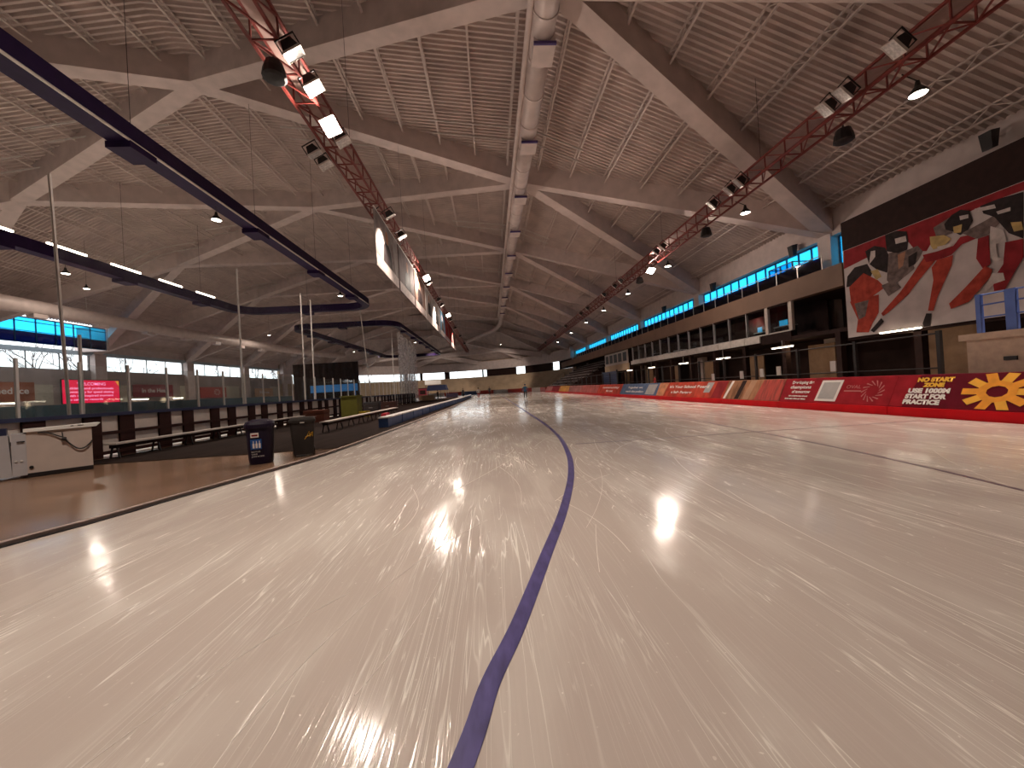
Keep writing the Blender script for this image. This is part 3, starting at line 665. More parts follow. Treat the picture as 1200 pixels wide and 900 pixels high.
# right-hand far bleachers
bl = thing('bleacher_stand', 'grey stepped bleachers at the far right corner', 'bleachers', (15.5, 74, 0))
m_bs = mat('grey_bleacher', (.30, .25, .24), .6)
for j in range(8): MB().box(j * 1.15, 0, 1.2 + .62 * j, j * 1.15 + 1.2, 28, 1.35 + .62 * j).build('tread', m_bs, bl); MB().box(j * 1.15 + 1.1, 0, 1.35 + .62 * j, j * 1.15 + 1.2, 28, 1.9 + .62 * j).build('riser', M_dark, bl)
for yy in (0, 9, 18, 27.8): MB().hexa([(0, yy, 0), (9, yy, 0), (9, yy, 5.5), (0, yy, 1.2)][::-1], [(0, yy + .2, 0), (9, yy + .2, 0), (9, yy + .2, 5.5), (0, yy + .2, 1.2)][::-1]).build('side_frame', M_dark, bl)
sh = thing('roller_shutter', 'dark blue slatted shutter under the far gallery', 'shutter', (20.8, 62, 0))
sm = MB().box(-.04, 0, 0, .04, 8, .3).mesh('slat', mat('navy_slat', (.03, .04, .09), .5))
for k in range(9): link('slat', sm, sh, (0, 0, .34 * k + .1))
for yy in (-.15, 8.0): MB().box(-.1, yy, 0, .1, yy + .15, 3.3).build('guide', M_black, sh)

# ------------------------------------------------------------------ left wall
wl = MB().box(-61.7, -30, -.1, -61.1, 118, 7.9).build('wall_left', M_greywall); tag(wl, 'grey-brown wall under the windows on the far left', 'wall', kind='structure')
for k in range(-3, 6):
    yk = 27.4 + 18 * k
    MB().box(-61.6, yk - .9, 0, -60.4, yk + .9, 10.4).build('column', M_conc, wl)
for k in range(0, 5): window(27.4 + 18 * k + .95, 27.4 + 18 * (k + 1) - .95, -61.3, (7.9, 10.25), (M_glass,), 4, M_frame, 'bright left-hand window, %s bay along the wall' % ORD[k])
w = window(47.6, 60.9, -57.2, (10.7, 12.0, 13.8), (M_blueglass2, M_blueglass), 6, M_frameblue, 'blue rooflight glazing high on the left')
MB().box(-61.3, 47.3, 10.6, -57, 47.6, 14.3).box(-61.3, 60.9, 10.6, -57, 61.2, 14.3).build('cheek_panel', M_conc, w).location = (57.2, -54.25, -10.7)
wbk = MB().box(-62, -30.5, -.1, 27, -30, 27).build('wall_back', M_greywall); tag(wbk, 'plain wall behind the camera', 'wall', kind='structure')
# bare trees outside the left windows
M_bark = mat('bare_bark', (.10, .08, .08), .9)
def bare_tree(x, y, h, label):
    b = MB()
    def br_(p, d, l, r, n):
        q = p + d * l; b.tube([p, q], [r, r * .65], 5, caps=False)
        if n:
            for _ in range(3):
                dd = (d + Vector((random.uniform(-.8, .8), random.uniform(-.8, .8), random.uniform(-.1, .5)))).normalized(); br_(q, dd, l * .68, r * .6, n - 1)
    br_(Vector((0, 0, 0)), Vector((0, 0, 1)), h * .36, .2, 4)
    o = b.build('bare_tree', M_bark); o.location = (x, y, -.3); tag(o, label, 'tree', 'bare trees outside')
for i, (yy, h) in enumerate(((56, 15), (64, 16), (74, 15), (92, 15), (108, 16), (124, 16))): bare_tree(-72 - (i % 3) * 3, yy * 1.19, h, 'bare winter tree outside the left windows, %s from the left' % ORD[i])

# signs on left wall
def wall_board(name, y0, y1, z0, z1, m, label, cat, x=-60.25):
    t = thing(name, label, cat, (x, (y0 + y1) / 2, z0)); h = abs(y1 - y0) / 2
    MB().box(-.1, -h, 0, .02, h, z1 - z0).build('board', m, t)
    for sy in (-.8 * h, .8 * h): MB().box(-.84, sy - .05, .8, -.1, sy + .05, .9).build('bracket', M_black, t)
    return t
def board_text(t, x, y, z, s, h, m, fit=None, bold=.0): return lettering('lettering', s, h, frame_mtx((.045, y, z), (0, 1, 0), (0, 0, 1)), m, t, 'CENTER', .0, fit, bold)
t = wall_board('sponsor_board', 42, 54.3, 3.45, 5.95, mat('sign_orange_brown', (.34, .10, .045), .5, var=.35, scale=.4), 'orange-brown sign at the left edge of the picture', 'sign'); board_text(t, 0, 2.4, 1.0, 'Sustained Ice', .8, m_pw, 6.2, .02)
t = wall_board('led_screen', 57.5, 66.0, 2.85, 6.45, M_black, 'bright red screen with pink lines of writing', 'screen', -60.25)
sf = MB().box(.021, -4.15, .1, .04, 4.15, 3.5).build('screen_face', glow('screen_red', (.75, .004, .05), .9), t)
m_sp = glow('screen_pink', (.95, .35, .62), 1.0)
for z, s, h, f in ((2.75, 'WELCOMING', .45, 4.2), (2.15, 'Athletes and professionals', .33, 6.8), (1.6, 'community for speed skating', .33, 6.8), (1.05, 'with the inspired moment', .33, 6.7), (.5, 'to set new records', .33, 5.0)): board_text(sf, 0, -.1 if h > .4 else (-.2 if f > 6 else -1.0), z, s, h, m_sp, f, .01)
MB().poly([(.047, 3.5, 3.45), (.047, 4.1, 3.45), (.047, 4.1, 2.6)]).build('screen_corner', glow('screen_gold', (.8, .35, .05), .8), sf)
t = wall_board('sponsor_board', 68.4, 76.5, 3.6, 5.8, mat('sign_deep_red', (.26, .015, .03), .5, var=.2), 'deep red sign with white script to the right of the red screen', 'sign'); board_text(t, 0, .3, .8, 'In the Heart', .75, m_pw, 5.6, .02)
t = wall_board('sponsor_board', 83.4, 91.2, 3.1, 5.4, mat('sign_red_orange', (.42, .04, .03), .5, var=.3), 'orange-red sign with a round white emblem', 'sign')
for k in range(8):
    a = 2 * math.pi * k / 8; MB().poly([(.03, 1 + .3 * math.cos(a), 1.2 + .25 * math.sin(a)), (.03, 1 + 1.0 * math.cos(a + .3), 1.2 + .7 * math.sin(a + .3)), (.03, 1 + 1.0 * math.cos(a + .6), 1.2 + .7 * math.sin(a + .6))]).build('emblem_petal', m_pw, t)
t = wall_board('sponsor_board', 102, 110, 3.0, 5.1, mat('sign_peach', (.60, .33, .18), .5, var=.3), 'peach sign with faint lettering near the dark curtain', 'sign'); board_text(t, 0, 0, .8, 'Skate', .7, m_pw, 4.5)
for i, (a_, b_) in enumerate(((54.6, 57.2), (66.3, 68.2), (79.2, 83), (91.5, 97), (98, 101.6), (110.4, 116))):
    o = MB().box(-61.1, a_, 2.9, -61.0, b_, 5.7).build('wall_panel', mat('cream_wall_panel', (.50, .45, .36), .7)); tag(o, '%s cream wall panel between the signs from the left' % ORD[i], 'panel', 'cream wall panels')
for i, (y_, l_) in enumerate(((50.5, 4.2), (69.6, 3.0), (77.6, 2.2))):
    t = thing('tube_light', ['bright strip light below the orange-brown sign', 'bright strip light below the deep red sign', 'strip light just right of the deep red sign'][i], 'light', (-60.2, y_, 3.25)); MB().box(-.86, -.1, .1, -.1, .1, .15).build('arm', M_black, t); MB().box(-.14, -l_ / 2, .05, .1, l_ / 2, .16).build('fitting', M_white, t); MB().tube([(0, -l_ / 2, 0), (0, l_ / 2, 0)], .07, 8).build('tube', M_tube, t)
# far rink's teal boards
tl = thing('far_boards', 'dark teal boards on the far side of the infield rinks', 'boards', (-50, 20, 0))
me = MB().box(-.1, .02, .0, .1, 4.98, 2.6).mesh('board_panel', mat('dark_teal', (.018, .055, .075), .5, var=.3)); mc = MB().box(-.14, 0, 2.6, .14, 5, 2.75).mesh('cap_rail', M_steel)
for k in range(16): link('board_panel', me, tl, (0, 5 * k, 0))

M_rink = mat('rink_ice', (.72, .69, .66), .3, var=.06, scale=.8)
for (a_, b_, lb_) in ((4, 62, 'white hockey rink ice inside the nearer boards'), (67, 96, 'white hockey rink ice beyond the dark curtain')):
    o = MB().box(-47.5, a_, .036, -12.45, b_, .06).build('rink_ice', M_rink); tag(o, lb_, 'ice', kind='structure')
# ------------------------------------------------------------------ hockey boards on the near side of the infield
BX = -12.3
hb = thing('hockey_boards', 'white rink boards with dark frames and glass on the left', 'boards', (BX, 0, .035))
m_bp = mat('board_white', (.62, .54, .49), .5, var=.08); m_bf = mat('board_frame_brown', (.035, .013, .011), .7, spec=.15); m_cap = mat('cap_navy', (.02, .025, .07), .4)
yy = 6.0; ends = [6.0]; wide = True
while yy < 62:
    w_ = .95 if wide else .55
    MB().box(-.03, yy + .02, .12, .03, yy + w_ + .52, 1.32).build('board_panel', m_bp, hb)
    MB().box(-.02, yy + w_ + .02, .0, .10, yy + w_ + .54, 1.36).build('frame_post', m_bf, hb)
    yy += w_ + .56; wide = not wide
for z in (.16, .78): MB().box(.03, 6, z - .05, .12, 62, z + .05).build('frame_rail', m_bf, hb)
MB().box(-.12, 6, 1.32, .14, 62, 1.43).build('cap_rail', m_cap, hb)
pp = MB().box(-.03, -.03, 1.4, .03, .03, 3.0).mesh('glass_post', M_steel); gp = MB().box(-.008, .04, 1.43, .008, 1.51, 2.92).mesh('glass_pane', M_plexi)
for k in range(34):
    link('glass_post', pp, hb, (0, 7.6 + 1.55 * k, 0)); 
    if k < 33: link('glass_pane', gp, hb, (0, 7.6 + 1.55 * k, 0))
# tall net poles and net
for i, (y_, x_, top, dy) in enumerate(((12.25, BX - .3, 8.6, -.25), (12.5, BX - .2, 3.9, 0), (20.25, BX - .25, 8.35, 0), (26.9, BX - .3, 8.8, .1), (28.0, BX - .2, 8.6, .2), (36.9, -11.2, 9.2, -2.0), (48.5, -11.9, 9.6, 0), (58, -12, 9.8, 0))):
    o = MB().tube([(x_, y_, .035), (x_, y_ + dy, top)], .042, 8).lathe([(.14, 0), (.14, .03), (.06, .05)], 8, (x_, y_, .035)).build('net_pole', M_steel)
    tag(o, '%s tall steel net pole along the rink boards from the left' % ORD[i], 'pole', 'net poles along the boards')
b = MB(); top = [(12.2, 8.5), (16, 8.2), (20.2, 8.3), (24, 8.4), (27, 8.7), (32, 8.7), (36, 9.0), (42, 8.7), (48.5, 9.4), (56, 9.5)]
for (ya, za), (yb, zb) in zip(top[:-1], top[1:]): b.quad((BX - .35, ya, 3.05), (BX - .35, yb, 3.05), (BX - .35, yb, zb), (BX - .35, ya, za))
tag(b.build('safety_net', M_net), 'sheer safety net strung between the tall poles', 'net')
b = MB()
for k in range(30):
    def q(i): return (BX - .9 + .3 * math.sin(i * 1.3), 57 + i * .42)
    a_, c_ = q(k), q(k + 1); b.quad(a_ + (.07,), c_ + (.07,), c_ + (10.6 - .02 * k,), a_ + (10.6 - .02 * k,))
tag(b.build('gathered_net', M_netbunch), 'white gathered net hanging at the end of the rink', 'net')
# dark curtain
b = MB()
for k in range(36):
    def q(i): return (-37.2 + i * .34, 75 + .15 * math.sin(i * 1.7))
    a_, c_ = q(k), q(k + 1); b.quad(a_ + (.06,), c_ + (.06,), c_ + (8.2,), a_ + (8.2,))
tag(b.build('dark_curtain', M_dark), 'tall dark curtain hanging across the middle of the infield', 'curtain')
cvm = mat('glowing_blue_board', (.03, .22, .55), .5, emit=.25)  # board is no lamp; its brightness is put in as emission
o = MB().box(-33, 72.5, 2.6, -24.6, 72.8, 3.9).box(-32.5, 72.55, .03, -32.3, 72.75, 2.6).box(-25.2, 72.55, .03, -25, 72.75, 2.6).build('blue_board', cvm); tag(o, 'sky-blue board given its own glow, in front of the dark curtain', 'board')
# benches
def bench(y0, y1, x, label, z=.47):
    t = thing('bench', label, 'bench', (x, y0, .062), group='benches on the walkway')
    MB().box(-.18, 0, z - .05, .18, y1 - y0, z).build('seat', mat('bench_pale', (.50, .42, .37), .5), t)
    MB().box(-.12, .1, z - .16, .12, y1 - y0 - .1, z - .05).build('apron', M_dark, t)
    n = int((y1 - y0) / 1.4)
    for k in range(n + 1):
        yk = .15 + (y1 - y0 - .3) * k / n
        MB().bar((.14, yk, 0), (.06, yk, z - .1), .04).build('leg', M_black, t); MB().bar((-.14, yk, 0), (-.06, yk, z - .1), .04).build('leg', M_black, t)
bench(12.2, 24.0, -11.5, 'long pale bench along the white rink boards')
bench(16.4, 28.5, -7.0, 'long bench with a pale top behind the grey bin')
# small items around the far bench
o = MB().box(-10.4, 27.2, .05, -9.3, 28.2, 1.5).box(-10.45, 27.15, 1.5, -9.25, 28.25, 1.58).build('olive_cabinet', mat('olive_green', (.16, .15, .02), .6)); tag(o, 'olive green cabinet against the rink boards', 'cabinet')
t = thing('red_bag', 'bright red bag hanging at the end of the long bench', 'bag', (-6.75, 24.2, .05)); MB().hexa([(-.18, -.9, .0), (.18, -.9, .0), (.18, .1, .0), (-.18, .1, .0)], [(-.12, -.8, .38), (.12, -.8, .38), (.12, 0, .38), (-.12, 0, .38)]).build('bag_body', mat('bag_red', (.55, .03, .05), .5), t); MB().tube([(.1, -.7, .38), (.1, -.5, .5), (.1, -.3, .5), (.1, -.1, .38)], .015, 6).build('strap', M_black, t)
t.location = (-6.2, 23.2, .05)
t = thing('yellow_crate', 'small yellow crate beside the olive cabinet', 'crate', (-8.9, 27.4, .05))
for z in (0, .14, .28): MB().box(-.3, -.3, z, .3, .3, z + .1).build('crate_slat', mat('crate_yellow', (.55, .36, .02), .5), t)
for sx in (-.27, .27):
    for sy in (-.27, .27): MB().box(sx - .03, sy - .03, 0, sx + .03, sy + .03, .4).build('corner_post', mat('crate_yellow', (.55, .36, .02), .5), t)
# dark equipment heap silhouettes: brown crates under the poles
for i, (x_, y_, w_, h_, c_) in enumerate(((-10.9, 24.6, 1.2, .75, (.16, .05, .03)), (-10.6, 30.2, 1.0, .6, (.30, .22, .18)), (-9.9, 32.5, 1.2, .9, (.04, .03, .03)), (-9.5, 36, 1.5, .8, (.10, .04, .03)))):
    t = thing('equipment_case', ['red-brown equipment case near the third net pole', 'pale equipment case past the olive cabinet', 'black equipment case past the pale one', 'dark brown equipment case farthest along the walkway'][i], 'case', (x_, y_, .05)); mm = mat('case_%d' % i, c_, .6)
    MB().box(-w_ / 2, -.4, 0, w_ / 2, .4, h_ * .7).build('case_body', mm, t); MB().box(-w_ / 2 - .02, -.42, h_ * .72, w_ / 2 + .02, .42, h_).build('case_lid', mm, t); MB().tube([(-.15, -.44, h_ * .5), (-.1, -.5, h_ * .5), (.1, -.5, h_ * .5), (.15, -.44, h_ * .5)], .015, 6).build('handle', M_steel, t)
# blue foam pads along the inner edge
m_fb = mat('foam_blue', (.035, .085, .24), .5, var=.15)
yy = 17.3
for i in range(22):
    ln = 2.55; xa = -4.62 + .85 * min(1, (yy - 17.3) / 35)
    t = thing('edge_pad', '%s blue foam pad along the inner edge of the ice' % ORD[i], 'pad', (xa, yy, .05), rz=-.014 if yy < 55 else 0, group='blue foam pads along the infield')
    MB().box(-.42, .02, 0, 0, ln - .02, .40).build('foam_block', m_fb, t); MB().box(-.44, .0, .40, .01, ln, .46).build('white_top', mat('foam_top', (.66, .62, .60), .5), t)
    yy += ln

# ------------------------------------------------------------------ bins
bn = thing('recycling_bin', 'navy recycling bin with a blue bottle sticker', 'bin', (-5.62, 9.62, .04), rz=.42)
def rr_ring(w, d, r, z, n=4):
    out = []
    for sx, sy, a0 in ((1, 1, 0), (-1, 1, math.pi / 2), (-1, -1, math.pi), (1, -1, 1.5 * math.pi)):
        for k in range(n + 1):
            a = a0 + math.pi / 2 * k / n; out.append((sx * (w / 2 - r) + r * math.cos(a), sy * (d / 2 - r) + r * math.sin(a), z))
    return out
def loft(rings, name, m, parent):
    b = MB(); n = len(rings[0])
    for r in rings: b.v += [tuple(p) for p in r]
    for i in range(len(rings) - 1):
        for k in range(n):
            j = (k + 1) % n; b.f.append((i * n + k, i * n + j, (i + 1) * n + j, (i + 1) * n + k)); b.m.append(0)
    b.f.append(tuple(range(n - 1, -1, -1))); b.m.append(0); e_ = (len(rings) - 1) * n; b.f.append(tuple(e_ + k for k in range(n))); b.m.append(0)
    return b.build(name, m, parent)
m_nb = mat('navy_plastic', (.013, .007, .022), .45, var=.1, spec=.2); m_gb = mat('charcoal_plastic', (.03, .024, .022), .6, var=.2, spec=.15)
bbody = loft([rr_ring(.47, .47, .16, 0), rr_ring(.50, .50, .17, .12), rr_ring(.56, .56, .18, .84)], 'bin_body', m_nb, bn)
loft([rr_ring(.60, .60, .19, .84), rr_ring(.62, .62, .2, .88), rr_ring(.62, .62, .2, .94)], 'rim', m_nb, bn)
loft([rr_ring(.62, .62, .2, .94), rr_ring(.56, .56, .19, 1.0), rr_ring(.3, .3, .12, 1.05)], 'lid', m_nb, bn)
MB().hexa([(-.16, -.20, 1.0), (.2, -.2, 1.0), (.16, .05, 1.035), (-.1, .05, 1.035)], [(-.16, -.20, 1.015), (.2, -.2, 1.015), (.16, .05, 1.05), (-.1, .05, 1.05)]).build('lid_flap', mat('flap_silver', (.42, .40, .42), .3, .3), bn)
def sticker(name, u0, u1, z0, z1, m, off):
    y0, y1 = -.25 - .035 * z0 / .5 - .003 - off, -.25 - .035 * z1 / .5 - .003 - off
    return MB().quad((u0, y0, z0), (u1, y0, z0), (u1, y1, z1), (u0, y1, z1)).build(name, m, bbody)
sticker('sticker', -.16, 0.0, .64, .75, m_pw, .012); sticker('sticker_mark', -.14, -.02, .67, .71, m_mr, .015)
sticker('sticker', -.17, .05, .36, .60, mat('sticker_blue', (.01, .08, .30), .4), .012)
for u in (-.13, -.07, -.01): sticker('bottle_mark', u, u + .04, .39, .50, m_pw, .016); sticker('bottle_mark', u + .012, u + .028, .50, .56, m_pw, .016)
for k, tx in enumerate(('BOTTLES', 'CANS', 'JUICE BOXES')):
    lettering('lettering', tx, .032, frame_mtx((-.16, -.288 + .003 * k, .29 - .055 * k), (1, 0, 0), (0, 0, 1)), m_pw, bbody, 'LEFT')
gbn = thing('wheelie_bin', 'charcoal wheelie bin with a yellow scrawl at the ice edge', 'bin', (-5.0, 10.42, .04), rz=.42)
loft([rr_ring(.46, .50, .06, .05), rr_ring(.58, .62, .07, .90)], 'bin_body', m_gb, gbn)
loft([rr_ring(.62, .66, .07, .88), rr_ring(.62, .66, .07, .94)], 'rim', m_gb, gbn)
loft([rr_ring(.60, .64, .07, .94), rr_ring(.52, .58, .07, 1.0)], 'lid', m_gb, gbn)
MB().tube([(-.25, .36, .92), (-.25, .42, .95), (.25, .42, .95), (.25, .36, .92)], .02, 8).build('handle', m_gb, gbn)
MB().box(-.05, -.335, .86, .05, -.31, .89).build('latch', M_steel, gbn)
for s in (-1, 1): MB().tube([(s * .2, .25, .1), (s * .26, .25, .1)], .1, 14).build('wheel', M_black, gbn)
b = MB()
for pts in ([(.04, .44), (.1, .52), (.15, .64), (.16, .5)], [(.16, .5), (.2, .6), (.23, .62), (.22, .5)], [(.06, .5), (.2, .54)]):
    b.tube([(u, -.25 - .0705 * z - .004, z) for u, z in pts], .008, 5)
b.build('yellow_scrawl', mat('scrawl_yellow', (.65, .33, .01), .5), gbn)

# ------------------------------------------------------------------ white machine
mc = thing('white_machine', 'white box-shaped ice machine with a hose by the rink boards', 'machine', (-10.75, 10.17, .04), rz=.835)
m_wm = mat('machine_white', (.60, .50, .45), .45, var=.06); m_wm2 = mat('machine_grey_white', (.52, .50, .52), .4, var=.06)
# local +x runs along the long face, -y is the face towards the ice
MB().box(-.52, 0, .1, .54, .65, 1.08).build('cabinet', m_wm, mc)
MB().box(-.53, -.01, .0, .54, .62, .1).build('plinth', M_black, mc)
MB().hexa([(-.56, -.05, 1.08), (.62, -.05, 1.1), (.62, .68, 1.1), (-.56, .68, 1.08)], [(-.56, -.04, 1.15), (.70, -.04, 1.19), (.70, .68, 1.19), (-.56, .68, 1.15)]).build('lid', M_white, mc)
MB().box(-.74, -.02, .07, -.52, .62, 1.06).build('end_unit', m_wm2, mc)
MB().hexa([(-.98, -.03, .06), (-.74, -.03, .06), (-.74, .6, .06), (-.98, .6, .06)], [(-1.02, -.05, 1.04), (-.78, -.05, 1.04), (-.78, .6, 1.04), (-1.02, .6, 1.04)]).build('front_unit', m_wm2, mc)
MB().box(-1.05, -.02, 1.04, -.8, .6, 1.2).build('control_box', m_cap, mc)
for u, z, w_, h_, m in ((-.66, .86, .09, .02, M_black), (-.57, .86, .03, .02, M_black), (.18, 1.145, .05, .02, M_black), (.3, 1.15, .1, .015, M_black)): MB().box(u, -.055, z, u + w_, -.04 if z > 1.1 else -.02, z + h_).build('slot', m, mc)
for u in (-.68, -.60): MB().tube([(u, -.02, .42), (u, -.045, .42)], .022, 10).build('knob', M_white, mc)
MB().tube([(-.46, -.0, .24), (-.46, -.03, .24)], .035, 12).build('drain_cap', M_black, mc)
hose = smooth_path([(-.34, -.03, 1.05), (-.18, -.04, 1.03), (-.02, -.05, .93), (.06, -.05, .88), (.14, -.05, .74), (.28, -.05, .58), (.40, -.05, .58), (.50, -.03, .68), (.54, 0, .74)], 5)
MB().tube(hose, .016, 7).build('hose', M_black, mc, True); MB().tube([(.03, -.06, .86), (.10, -.06, .84)], .045, 8).build('hose_coupling', M_black, mc); MB().tube([(.04, -.04, 1.02), (.05, -.05, .9)], .012, 6).build('valve_stem', M_black, mc)
for u in (-.4, .42): MB().tube([(u, .05, .04), (u + .06, .05, .04)], .04, 10).build('caster', M_black, mc)

# ------------------------------------------------------------------ ducts
du = thing('roof_duct', 'long round air duct running under the roof ridge', 'duct', (3.72, 0, 19.45))
path = [(0, -26, 0), (0, 96, 0)]
sec = []
for k in range(16):
    y0 = -26 + 7.8 * k; sec.append(MB().tube([(0, y0 + .03, 0), (0, min(y0 + 7.77, 98), 0)], .6, 20).build('duct_section', M_duct, du, True))
col_m = MB().tube([(0, -.06, 0), (0, .06, 0)], .645, 20).mesh('collar', M_duct)
for k in range(48): link('collar', col_m, du, (0, -25 + 2.6 * k - 1.2, 0))
bx_m = MB().hexa([(-.5, -1.0, -.76), (.62, -1.0, -.76), (.62, .4, -.76), (-.5, .4, -.76)], [(-.5, -1.0, .2), (.62, -1.0, .2), (.62, .4, .2), (-.5, .4, .2)]).mesh('diffuser_box', M_duct)
lv_m = MB().box(-.52, -1.1, -.80, .64, -.98, -.66).mesh('diffuser_lip', M_purple2)
for k in range(14):
    y_ = 3.6 + 7.8 * k
    if y_ < 97: link('diffuser_box', bx_m, du, (0, y_ + .9, 0)); link('diffuser_lip', lv_m, du, (0, y_ + .9, 0))
MB().tube([(-.74, -26, .05), (-.74, 98, .05)], .17, 10).build('side_pipe', M_duct, du, True)
bend = smooth_path([(0, 98, 0), (-.1, 108, -.1), (-2, 118, -.3), (-8, 128, -1.0), (-16, 137, -2.4), (-30, 143, -4.2), (-45, 144, -5.4)], 5); MB().tube(bend, .6, 16).build('duct_bend', M_duct, du, True)
for k in range(9): MB().bar((0, 1 + 12 * k, .5), (0, 1 + 12 * k, 2.3), .05).build('hanger', M_steel, du)
pd = thing('side_duct', 'thick cream duct slung below the roof on the left', 'duct', (-50, 0, 0))
MB().tube(smooth_path([(0, 22, 13.2), (0, 42.5, 13.5), (0, 64, 13.6), (0, 86, 13.9), (2, 112, 14.2), (6, 120, 14.2)], 5), .82, 18).build('duct_pipe', M_duct, pd, True)
for k in range(12): MB().box(-.4, 38 + 7 * k, 12.3 + .008 * k * 7, .4, 39.4 + 7 * k, 12.9 + .008 * k * 7).build('outlet', M_duct, pd)
for k in range(6): MB().bar((0, 36 + 15 * k, 14), (0, 36 + 15 * k, zdeck(-50, 36) - .1), .06).build('hanger', M_steel, pd)

# ------------------------------------------------------------------ purple suspended rings
def ring(x0, x1, y0, y1, z, label):
    t = thing('purple_gantry', label, 'gantry', ((x0 + x1) / 2, (y0 + y1) / 2, z)); hx, hy = abs(x1 - x0) / 2, (y1 - y0) / 2; r = 3.0
    pts = []
    for sx, sy, a0 in ((1, 1, 0), (-1, 1, math.pi / 2), (-1, -1, math.pi), (1, -1, 1.5 * math.pi)):
        pts.append([(sx * (hx - r) + r * math.cos(a0 + math.pi / 2 * k / 6), sy * (hy - r) + r * math.sin(a0 + math.pi / 2 * k / 6)) for k in range(7)])
    for c in pts: strip(c, .9, -.45, .45, 'corner_girder', M_purple, t)
    for c, d in ((pts[0], pts[1]), (pts[1], pts[2]), (pts[2], pts[3]), (pts[3], pts[0])):
        a, e_ = c[-1], d[0]; L_ = math.hypot(e_[0] - a[0], e_[1] - a[1]); n = max(1, round(L_ / 9))
        for k in range(n):
            p0 = (a[0] + (e_[0] - a[0]) * k / n, a[1] + (e_[1] - a[1]) * k / n); p1 = (a[0] + (e_[0] - a[0]) * (k + 1) / n, a[1] + (e_[1] - a[1]) * (k + 1) / n)
            MB().bar(p0 + (0,), p1 + (0,), .9, .9).build('girder', M_purple, t)
            m_ = ((p0[0] + p1[0]) / 2, (p0[1] + p1[1]) / 2); MB().box(m_[0] - .55, m_[1] - .7, -.75, m_[0] + .55, m_[1] + .7, -.45).build('light_box', M_purple, t)
            MB().bar(m_ + (.4,), m_ + (zdeck(m_[0] + t.location.x, min(100, m_[1] + t.location.y)) - z - .1,), .018).build('hanger', M_black, t)
    MB().tube([(hx + .5, -hy + r, -.42), (hx + .5, hy - r, -.42)], .06, 6).build('conduit', M_steel, t)
    for k in range(11 if y0 < 0 else 0):
        yk = -hy + r + (2 * hy - 2 * r) * (k + .5) / 11
        MB().box(-hx - 1.05, yk - 1.5, 1.02, -hx - .9, yk + 1.5, 1.18).build('strip_light', M_tube, t); MB().bar((-hx - .4, yk, .4), (-hx - .97, yk, 1.05), .05).build('strip_bracket', M_purple, t)
    return t
r1 = ring(-16.2, -33.8, -8, 55.5, 14.2, 'purple rectangular gantry hung over the nearer rink'); r2 = ring(-16.4, -34.2, 69, 132, 14.2, 'purple rectangular gantry hung over the farther rink')

# ------------------------------------------------------------------ red trusses
def truss(x, z, y0, y1, label, w=.85, bay=1.35):
    t = thing('lighting_truss', label, 'truss', (x, 0, z)); h = .75
    for sx in (-w / 2, w / 2):
        for sz in (0, h): MB().bar((sx, y0, sz), (sx, y1, sz), .09).build('chord', M_redsteel, t)
    md = [MB().bar((-w / 2, 0, 0), (w / 2, 0, 0), .05).mesh('cross_bar', M_redsteel), MB().bar((-w / 2, 0, 0), (w / 2, bay, 0), .05).mesh('brace', M_redsteel), MB().bar((0, 0, 0), (0, bay, h), .05).mesh('brace', M_redsteel), MB().bar((0, 0, 0), (0, 0, h), .05).mesh('strut', M_redsteel)]
    far = MB(); y = y0; k = 0
    while y < y1 - bay:
        if 2 < y < 52:
            link('cross_bar', md[0], t, (0, y, 0)); link('brace', md[1], t, (0, y, 0))
            for sx in (-w / 2, w / 2): link('brace', md[2], t, (sx, y, 0)); link('strut', md[3], t, (sx, y, 0))
        else:
            far.bar((-w / 2, y, 0), (w / 2, y, 0), .05); far.bar((-w / 2, y, 0), (w / 2, y + bay, 0), .05); far.bar((w / 2, y, 0), (w / 2, y + bay, h), .05); far.bar((-w / 2, y, 0), (-w / 2, y + bay, h), .05)
        y += bay
    far.build('far_bracing', M_redsteel, t)['kind'] = 'stuff'
    MB().box(-w / 2 + .06, y0, h - .06, w / 2 - .06, y1, h - .02).build('cable_tray', mat('tray_pinkish', (.36, .24, .21), .6), t)
    for yk in [q for q in range(int(y0) + 4, int(y1), 12)]: MB().bar((0, yk, h), (0, yk, zdeck(x, min(yk, 114)) - z - .1), .015).build('hanger', M_black, t)
    return t
TL = truss(-6.45, 12.9, -20, 120, 'red steel lighting truss above the inner edge of the ice'); TR = truss(15.4, 12.0, -20, 118, 'red steel lighting truss above the red pads')
house = MB().hexa([(-.28, -.3, -.05), (.28, -.3, -.05), (.28, .3, -.05), (-.28, .3, -.05)], [(-.16, -.16, .3), (.16, -.16, .3), (.16, .16, .3), (-.16, .16, .3)]).mesh('housing', M_black)
rimm = MB().box(-.31, -.33, -.1, .31, -.29, -.03).box(-.31, .29, -.1, .31, .33, -.03).box(-.31, -.29, -.1, -.27, .29, -.03).box(.27, -.29, -.1, .31, .29, -.03).mesh('rim', M_steel)
lensm = MB().box(-.27, -.29, -.085, .27, .29, -.06).mesh('lens', M_lens); lensl = MB().box(-.27, -.29, -.085, .27, .29, -.06).mesh('lens', M_lamp)
yokem = MB().bar((-.32, 0, 0), (-.32, 0, .42), .04).bar((.32, 0, 0), (.32, 0, .42), .04).bar((-.34, 0, .42), (.34, 0, .42), .04).mesh('yoke', M_black)
